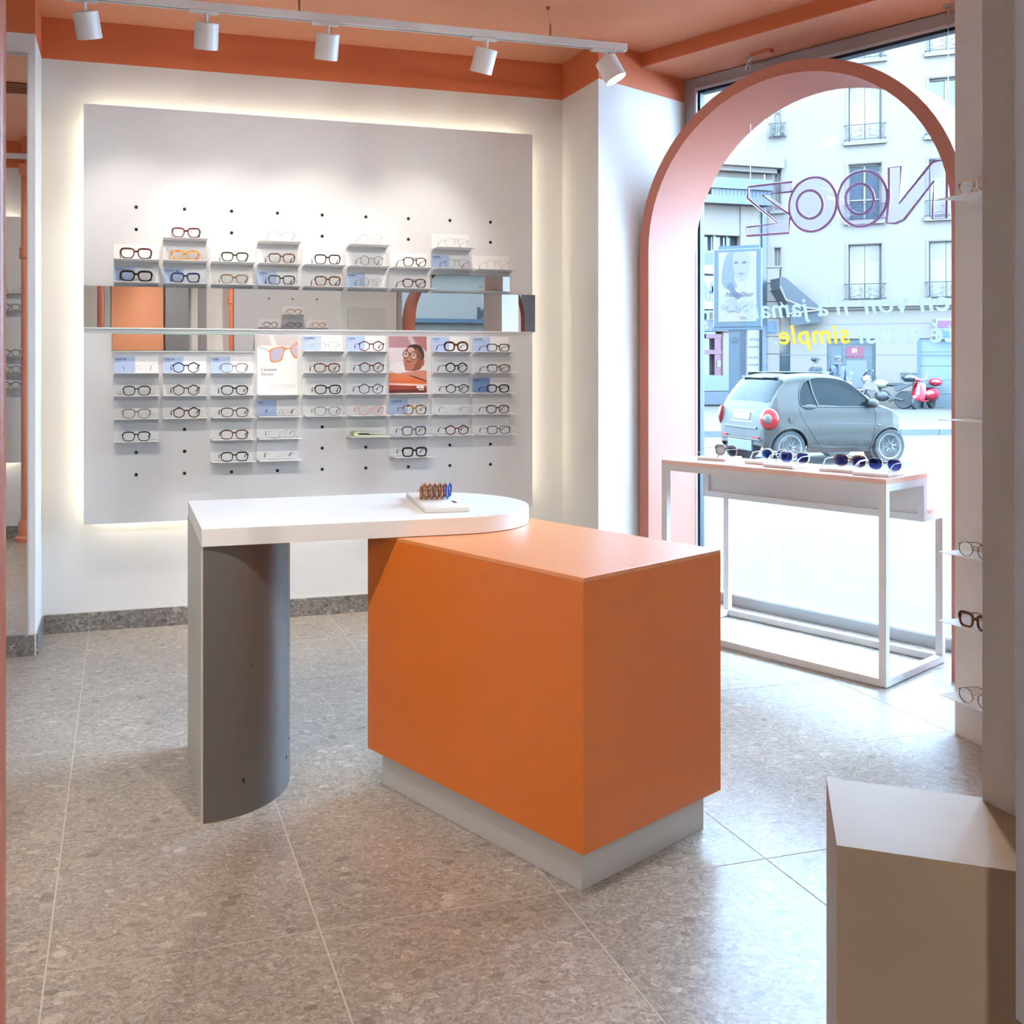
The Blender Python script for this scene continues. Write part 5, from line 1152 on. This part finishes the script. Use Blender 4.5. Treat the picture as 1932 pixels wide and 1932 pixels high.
for sg in (-1, 1):
    mr = MB().ell((1.50, sg * .90, 1.03), (.09, .075, .075), 12, 8).build('wing_mirror', m_car, car, smooth=True)
    MB().box(1.42, 1.52, min(sg * .76, sg * .86), max(sg * .76, sg * .86), .97, 1.0).build('mirror_arm', m_trim, mr)
    MB().tube([(.335 * math.cos(t) + 0, sg * (side_y(.335 * math.cos(t), max(.23, .29 + .335 * math.sin(t))) + .004), .29 + .335 * math.sin(t)) for t in [R(-8 + 196 * k / 20) for k in range(21)]], .016, 6).build('arch_lip', m_car, car, smooth=True)
    MB().tube([(1.873 + .335 * math.cos(t), sg * (side_y(min(2.25, 1.873 + .335 * math.cos(t)), max(.23, .29 + .335 * math.sin(t))) + .004), .29 + .335 * math.sin(t)) for t in [R(-2 + 190 * k / 20) for k in range(21)]], .016, 6).build('arch_lip', m_car, car, smooth=True)
    for wx in (0, 1.873):
        MB().lathe([(.33, -.10), (.33, .10)], 24, Matrix.Translation((wx, sg * .66, .29)), 'y').build('wheel_well', m_trim, car)
        wl = MB().lathe([(.20, -.09), (.275, -.095), (.292, -.06), (.294, 0), (.292, .06), (.275, .095), (.20, .09)], 36, Matrix.Translation((wx, sg * .735, .294)), 'y').build('wheel', m_tyre, car, smooth=True)
        MB().lathe([(.0, .03), (.205, .03), (.205, .05), (.0, .05)], 28, Matrix.Translation((wx, sg * .735, .294)), 'y').build('hub', m_rimd, wl)
        MB().lathe([(.196, -.01), (.218, -.015), (.218, .015), (.196, .01), (.196, -.01)], 32, Matrix.Translation((wx, sg * (.735 + .080), .294)), 'y').build('rim_ring', m_rim, wl, smooth=True)
        for k in range(8):
            for dq in (-4.5, 4.5):
                t = R(k * 45 + 10 + dq); t2 = R(k * 45 + 10 + dq * 1.6)
                MB().tube([(wx + .03 * math.cos(t), sg * .822, .294 + .03 * math.sin(t)), (wx + .20 * math.cos(t2), sg * .815, .294 + .20 * math.sin(t2))], .0085, 5).build('spoke', m_rim, wl)
        MB().lathe([(.0, .0), (.035, .0), (.035, .02), (.0, .024)], 14, Matrix.Translation((wx, sg * .815, .294)), 'y').build('cap', m_rim, wl, smooth=True)
    # tail lamp: rounded red shell on the rear corner with a white middle
    MT = Matrix.Translation((-.352, sg * .770, .775)) @ Matrix.Rotation(sg * R(45), 4, 'Z')
    tl = MB().ell((0, 0, 0), (.155, .05, .18), 20, 12, MT).build('tail_lamp', m_red, car, smooth=True)
    MB().ell((-.015, sg * .036, .0), (.075, .030, .085), 16, 10, MT).build('reversing_lens', xmat('white_lamp_lens', (.18, .16, .15), .2), tl, smooth=True)
# rear details
for zz, hw, mat_, nm, x_ in ((1.47, .52, m_trim, 'spoiler', -.075),):
    MB().box(x_ - .03, x_ + .10, -hw, hw, zz - .02, zz + .015, bev=.01).build(nm, mat_, car)
    MB().box(x_ - .034, x_ - .03, -.17, .17, zz - .012, zz + .008).build('brake_lamp', m_red, car)
def rbox(nm, y0, y1, z0, z1, dx, mat_, th=.012):
    zm = (z0 + z1) / 2; xr0 = [p.x for p in prof_ if p.y <= z0 + .001 and p.x < 0]; 
    xr = lambda z: next((p.x for p in prof_ if p.y >= z), -.43)
    return MB().slab([(xr(z0) - dx, y0, z0), (xr(z0) - dx, y1, z0), (xr(z1) - dx, y1, z1), (xr(z1) - dx, y0, z1)], (th, 0, 0)).build(nm, mat_, car)
rbox('plate_recess', -.36, .36, .70, .90, .004, xmat('recess_paint', (.085, .10, .115), .4), .006)
npl = rbox('number_plate', -.26, .26, .745, .855, .012, m_shut)
link('lettering', text_mesh('FH-341-XM', .105, xmat('plate_ink', (.02, .03, .04), .5), bold=.001, align='CENTER', ext=.001), car, M=frame3((-.405, 0, .765), (0, -1, 0), (.17, 0, 1)))
rbox('plate_band', -.26, -.225, .745, .855, .014, xmat('plate_blue', (.02, .05, .16), .4)); rbox('plate_band', .225, .26, .745, .855, .014, MATS['plate_blue'])
link('lettering', text_mesh('smart', .06, m_shut, align='CENTER', ext=.001), car, M=frame3((-.352, 0, .955), (0, -1, 0), (.3, 0, 1)))
MB().box(-.445, -.40, -.52, .52, .585, .625, bev=.008).build('tailgate_gap', m_trim, car)
MB().box(-.47, -.36, -.66, .66, .40, .425, bev=.008).build('bumper_step', m_car, car); MB().box(-.455, -.30, -.40, .40, .20, .40, bev=.02).build('rear_diffuser', xmat('grey_diffuser', (.07, .085, .10), .4), car)
for sg in (-1, 1): MB().box(-.462, -.44, min(sg * .42, sg * .60), max(sg * .42, sg * .60), .43, .46).build('reflector', m_red, car)
MB().lathe([(.0, 0), (.05, 0), (.05, .01), (.0, .012)], 12, Matrix.Translation((.02, -side_y(.02, .76) - .002, .76)) @ Matrix.Rotation(R(90), 4, 'X')).build('fuel_cap', m_car, car, smooth=True)
MB().ell((0, 0, 0), (.03, .008, .014), 10, 6, Matrix.Translation((1.66, -side_y(1.66, .66) - .004, .66))).build('side_repeater', m_shut, car, smooth=True)
MB().box(.15, 1.0, -.48, .48, 1.552, 1.560).build('roof_panel', xmat('grey_roof_panel', (.08, .095, .105), .3), car)
MB().box(.35, 1.35, -.62, .62, .30, .95).build('cabin_floor', m_trim, car)
rearw = at_z(1489.4, 878.0, ZR); heading = -YAW + R(11)
hd = Vector((math.cos(heading), math.sin(heading), 0)); lf = Vector((-hd.y, hd.x, 0))
car.location = (rearw.x + lf.x * .80, rearw.y + lf.y * .80, ZR); car.rotation_euler = (0, 0, heading)

# ================================================================== SCOOTER, MOTORBIKE
m_vred = xmat('red_scooter_paint', (.48, .014, .035), .2, coat=.5, vary=.02)
def wheel_part(par, x, r, w_, y=0, spokes=True):
    wl = MB().lathe([(r * .62, -w_ * .5), (r * .9, -w_ * .55), (r, -w_ * .2), (r, w_ * .2), (r * .9, w_ * .55), (r * .62, w_ * .5)], 24, Matrix.Translation((x, y, r)), 'y').build('wheel', m_tyre, par, smooth=True)
    MB().lathe([(.0, -w_ * .2), (r * .62, -w_ * .2), (r * .62, w_ * .2), (.0, w_ * .2)], 18, Matrix.Translation((x, y, r)), 'y').build('rim', m_rim, wl); return wl
def scooter(label, loc, rot, full=True):
    s = thing('motor_scooter', label, 'scooter', loc, rot)      # heading +x
    wheel_part(s, 1.26, .22, .10); wheel_part(s, 0, .22, .11)
    sh = catmull([(1.12, .30), (1.10, .50), (1.05, .75), (1.02, .92)], 5)
    V = []; Fc = []
    for i, p in enumerate(sh):
        t = i / (len(sh) - 1); hw = .14 + .10 * math.sin(math.pi * min(1, t * .85 + .12)) ** .7
        for k in range(9): u = -1 + 2 * k / 8; V.append((p.x - .10 * u * u, hw * u, p.y))
    n_ = len(sh)
    for i in range(n_ - 1):
        for k in range(8): Fc.append((i * 9 + k, i * 9 + k + 1, (i + 1) * 9 + k + 1, (i + 1) * 9 + k))
    b = MB().add(V, Fc).add([(x - .02, y, z) for x, y, z in V], Fc); b.build('leg_shield', m_vred, s, smooth=True)
    MB().box(.50, 1.06, -.15, .15, .26, .31, bev=.02).build('floorboard', m_vred, s)
    MB().ell((.08, 0, .50), (.48, .25, .26), 18, 12).build('rear_body', m_vred, s, smooth=True)
    MB().ell((1.22, 0, .40), (.20, .09, .13), 12, 8).build('front_fender', m_vred, s, smooth=True)
    MB().ell((.22, 0, .76), (.40, .15, .07), 14, 8).build('seat', m_tyre, s, smooth=True)
    MB().lathe([(.035, .9), (.035, 1.02)], 10, Matrix.Translation((1.04, 0, 0))).build('steering_column', m_vred, s); MB().tube([(1.0, -.32, 1.05), (1.06, 0, 1.03), (1.0, .32, 1.05)], .018, 8).build('handlebar', m_steel, s)
    MB().ell((1.10, 0, 1.03), (.09, .10, .09), 12, 8).build('headlamp', m_vred, s, smooth=True)
    for sg in (-1, 1):
        MB().tube([(1.0, sg * .26, 1.06), (.98, sg * .30, 1.25)], .006, 5).build('mirror_stalk', m_steel, s); MB().ell((.98, sg * .30, 1.30), (.012, .045, .06), 10, 6).build('mirror', m_shut, s, smooth=True)
    MB().ell((-.32, 0, .93), (.24, .22, .15), 16, 10).build('top_box', m_vred, s, smooth=True); MB().box(-.46, -.08, -.12, .12, .75, .79).build('rack', m_steel, s)
    MB().box(.35, .40, -.18, -.10, .02, .26).build('kick_stand', m_trim, s); MB().tube([(-.05, -.16, .18), (-.40, -.18, .24)], .05, 8).build('exhaust', m_rim, s, smooth=True); return s
p = at_z(1726, 772.5, ZPV); hdg = -YAW + R(180) + R(38); hv = Vector((math.cos(hdg), math.sin(hdg), 0))
scooter('red scooter with a red top box parked by the facade', Vector((p.x, p.y, ZPV)) - hv * 1.26, hdg)
p = at_depth(1560, 700, 27.5); sc2 = scooter('dull red scooter half hidden behind the car', (p.x + .55, p.y, ZPV), -YAW + R(180 + 60))
def motorbike(label, loc, rot):
    s = thing('motorbike', label, 'motorbike', loc, rot)
    wheel_part(s, 1.42, .31, .11); wheel_part(s, 0, .31, .15)
    m_w = xmat('white_fairing', (.32, .26, .21), .25); m_g = xmat('dark_grey_engine', (.035, .04, .045), .5); m_tb = xmat('blue_grey_top_box', (.03, .055, .075), .15, coat=.6)
    for sg in (-1, 1):
        MB().tube([(1.42, sg * .09, .31), (1.12, sg * .09, .98)], .026, 8).build('fork', m_rim, s, smooth=True); MB().tube([(0, sg * .11, .31), (.50, sg * .09, .42)], .03, 6).build('swing_arm', m_g, s)
        MB().slab([(1.35, sg * .12, .70), (1.18, sg * .17, 1.02), (.85, sg * .18, .86), (.72, sg * .16, .45), (.92, sg * .13, .62)], (0, sg * .012, 0)).build('side_fairing', m_w, s)
        MB().tube([(1.08, sg * .25, 1.12), (1.14, sg * .33, 1.30)], .008, 5).build('mirror_stalk', m_trim, s); MB().ell((1.13, sg * .34, 1.33), (.02, .06, .04), 10, 6).build('mirror', m_w, s, smooth=True)
    MB().ell((.72, 0, .45), (.26, .17, .20), 14, 9).build('engine', m_g, s, smooth=True); MB().ell((.78, 0, .86), (.28, .16, .16), 14, 9).build('tank', m_w, s, smooth=True)
    MB().ell((.30, 0, .84), (.36, .13, .07), 14, 8).build('seat', m_tyre, s, smooth=True); MB().ell((1.24, 0, 1.02), (.17, .16, .17), 14, 9).build('front_fairing', m_w, s, smooth=True)
    MB().ell((1.36, 0, 1.02), (.06, .11, .07), 10, 7).build('headlamp', m_cglass, s, smooth=True); MB().slab([(1.34, -.10, 1.14), (1.34, .10, 1.14), (1.20, .12, 1.34), (1.20, -.12, 1.34)], (.008, 0, 0)).build('windshield', m_cglass, s)
    MB().ell((1.42, 0, .64), (.24, .07, .05), 12, 7).build('front_fender', m_w, s, smooth=True); MB().tube([(1.02, -.38, 1.10), (1.10, 0, 1.07), (1.02, .38, 1.10)], .016, 8).build('handlebar', m_trim, s)
    MB().slab([(.35, -.11, .80), (.25, -.11, .60), (-.30, -.09, .86), (-.30, -.09, .92)], (0, .22, 0)).build('tail', m_g, s); MB().ell((-.32, 0, .86), (.04, .10, .045), 10, 6).build('tail_lamp', m_red, s, smooth=True)
    MB().box(-.30, .02, -.12, .12, .93, .97).build('rack', m_trim, s); MB().ell((-.17, 0, 1.10), (.27, .26, .15), 16, 10).build('top_box', m_tb, s, smooth=True)
    MB().tube([(.55, -.14, .25), (.1, -.18, .42), (-.30, -.19, .58)], [.03, .05, .06], 8).build('exhaust', m_rim, s, smooth=True); return s
p = at_z(1706, 771.5, ZPV); hdg = -YAW + R(180) - R(42)
motorbike('white touring motorbike with a dark blue top box parked by the facade', (p.x, p.y, ZPV), hdg)
p = at_z(1812, 774, ZPV); mb2 = thing('motorbike', 'parked motorbike of which only a wheel shows beside the partition', 'motorbike', (p.x, p.y, ZPV), -YAW + R(40)); wheel_part(mb2, 0, .31, .13); wheel_part(mb2, 1.40, .31, .12); MB().ell((.7, 0, .6), (.5, .15, .25), 14, 9).build('body', m_trim, mb2, smooth=True); MB().tube([(1.40, 0, .31), (1.15, 0, 1.0)], .04, 8).build('fork', m_rim, mb2)

# ================================================================== PEOPLE
def skin_mesh(name, pts, edges, radii, mat, parent, root=0, sub=1):
    me = bpy.data.meshes.new(name); me.from_pydata(pts, edges, []); me.materials.append(mat)
    o = bpy.data.objects.new(name, me); COL.objects.link(o); o.parent = parent
    md = o.modifiers.new('skin', 'SKIN'); md.use_smooth_shade = True
    for i, r in enumerate(radii): me.skin_vertices[0].data[i].radius = r if hasattr(r, '__len__') else (r, r)
    me.skin_vertices[0].data[root].use_root = True
    o.modifiers.new('sub', 'SUBSURF').levels = sub; o.modifiers['sub'].render_levels = sub; return o
def person(label, loc, rot, hgt, coat, trouser, stride=.12, cap=None, scarf=None, hair=None, arm=.0):
    k = hgt / 1.78; P = thing('person', label, 'person', loc, rot)      # facing +x
    m_skin = xmat('skin_tone', (.17, .115, .095), .5)
    J = [(0, 0, .93), (0, 0, 1.12), (0, 0, 1.36), (.0, 0, 1.48), (.012, 0, 1.56), (.015, 0, 1.66), (.01, 0, 1.735),
         (0, .10, .88), (.04 + stride, .10, .50), (stride * .8, .10, .08), (stride + .12, .10, .04), (0, -.10, .88), (.04 - stride, -.10, .50), (-stride * 1.3, -.10, .09), (-stride * 1.1 + .10, -.10, .04),
         (0, .19, 1.40), (-.02, .24, 1.13), (.10 + arm, .23, .92), (.14 + arm, .22, .84), (0, -.19, 1.40), (-.02, -.24, 1.13), (.10 + arm, -.23, .92), (.14 + arm, -.22, .84)]
    J = [tuple(c * k for c in p) for p in J]
    E_ = [(0, 1), (1, 2), (2, 3), (3, 4), (4, 5), (5, 6), (0, 7), (7, 8), (8, 9), (9, 10), (0, 11), (11, 12), (12, 13), (13, 14), (2, 15), (15, 16), (16, 17), (17, 18), (2, 19), (19, 20), (20, 21), (21, 22)]
    rd = [.13, .13, .14, .06, .055, .095, .06, .085, .058, .042, .035, .085, .058, .042, .035, .055, .045, .036, .038, .055, .045, .036, .038]
    skin_mesh('body', J, E_, [r * k for r in rd], m_skin, P)
    JC = [J[i] for i in (0, 1, 2, 3, 15, 16, 17, 19, 20, 21)]; JC[0] = (0, 0, .80 * k)
    skin_mesh('coat', JC, [(0, 1), (1, 2), (2, 3), (2, 4), (4, 5), (5, 6), (2, 7), (7, 8), (8, 9)], [(.17 * k, .20 * k), (.165 * k, .19 * k), (.17 * k, .20 * k), (.08 * k, .085 * k)] + [.085 * k, .068 * k, .058 * k] * 2, coat, P)
    JT = [J[i] for i in (0, 7, 8, 9, 11, 12, 13)]
    skin_mesh('trousers', JT, [(0, 1), (1, 2), (2, 3), (0, 4), (4, 5), (5, 6)], [.14 * k, .10 * k, .078 * k, .062 * k, .10 * k, .078 * k, .062 * k], trouser, P)
    for i in (9, 13): MB().ell((J[i][0] + .07 * k, J[i][1], .045 * k), (.14 * k, .05 * k, .045 * k), 12, 7).build('shoe', m_tyre, P, smooth=True)
    hz = 1.655 * k
    MB().ell((.105 * k, 0, hz - .01), (.022, .016, .024), 8, 6).build('nose', m_skin, P, smooth=True)
    for sg in (-1, 1):
        MB().ell((0, sg * .095 * k, hz), (.022, .012, .032), 8, 6).build('ear', m_skin, P, smooth=True); MB().ell((.092 * k, sg * .034, hz + .02), (.008, .013, .008), 8, 5).build('eye', m_iron, P)
    MB().box(.094 * k, .101 * k, -.022, .022, hz - .062, hz - .053).build('mouth', xmat('lip_tone', (.10, .04, .04), .5), P)
    if hair: MB().ell((-.015 * k, 0, hz + .045 * k), (.108 * k, .104 * k, .085 * k), 16, 10).build('hair', hair, P, smooth=True)
    if cap:
        MB().ell((-.012 * k, 0, hz + .05 * k), (.122 * k, .112 * k, .085 * k), 16, 10).build('cap', cap, P, smooth=True); MB().ell((.12 * k, 0, hz + .045 * k), (.075, .075, .012), 12, 6).build('cap_peak', cap, P, smooth=True)
    if scarf:
        MB().lathe([(.085, -.04), (.115, -.02), (.118, .02), (.09, .045)], 16, Matrix.Translation((.015, 0, 1.52 * k))).build('scarf', scarf, P, smooth=True); MB().box(.13, .165, -.05, .02, 1.20 * k, 1.5 * k, bev=.01).build('scarf_end', scarf, P)
    return P
m_navy = xmat('navy_jacket', (.018, .032, .05), .6); m_cchar = xmat('charcoal_coat', (.022, .026, .032), .8); m_tr = xmat('dark_jeans', (.015, .02, .035), .8)
p = at_depth(1581, 689, 30.0); person('man in a navy jacket and grey scarf walking towards the shop', (p.x, p.y, ZPV), -YAW + R(-92), 1.83, m_navy, m_tr, scarf=xmat('grey_scarf', (.06, .075, .10), .8), hair=xmat('grey_hair', (.06, .06, .065), .8), arm=.05)
p = at_depth(1538, 689, 30.5); person('pedestrian in a dark cap and charcoal coat seen from the side', (p.x, p.y, ZPV), -YAW + R(8), 1.80, m_cchar, m_tr, cap=m_cchar)

# ================================================================== BEHIND THE REAR WINDOW (mirrored view)
rb = thing('white_shop_house', 'white house front with a shop sign, seen through the rear window in the mirrors', 'building', (6, -13, 0))
wall_holes(-8, 8, -.4, 11, [(-2.2, -.4, .3, 2.0), (.6, 1.6, .3, 2.0), (-3, -1.9, 4.2, 6.0), (.4, 1.5, 4.2, 6.0)], .3).build('wall', m_fac, rb, M=Matrix.Rotation(math.pi, 4, 'Z'))
MB().box(-8, 8, -.6, -.35, -.4, 11).build('core', m_teal, rb)
MB().box(-4, 3.5, .0, .2, 2.35, 2.45).box(-4, 3.5, .0, .2, 3.6, 3.72).build('cornice', m_slate, rb)
link('lettering', text_mesh('EN', .34, m_iron, bold=.02, ext=.02, align='CENTER'), rb, M=Matrix.Translation((2.7, .03, 2.5)) @ frame3((0, 0, 0), (-1, 0, 0), (0, 0, 1)))
struct(MB().box(-14, 24, -40, -3.25, -.6, -.3).build('road_rear', m_road))
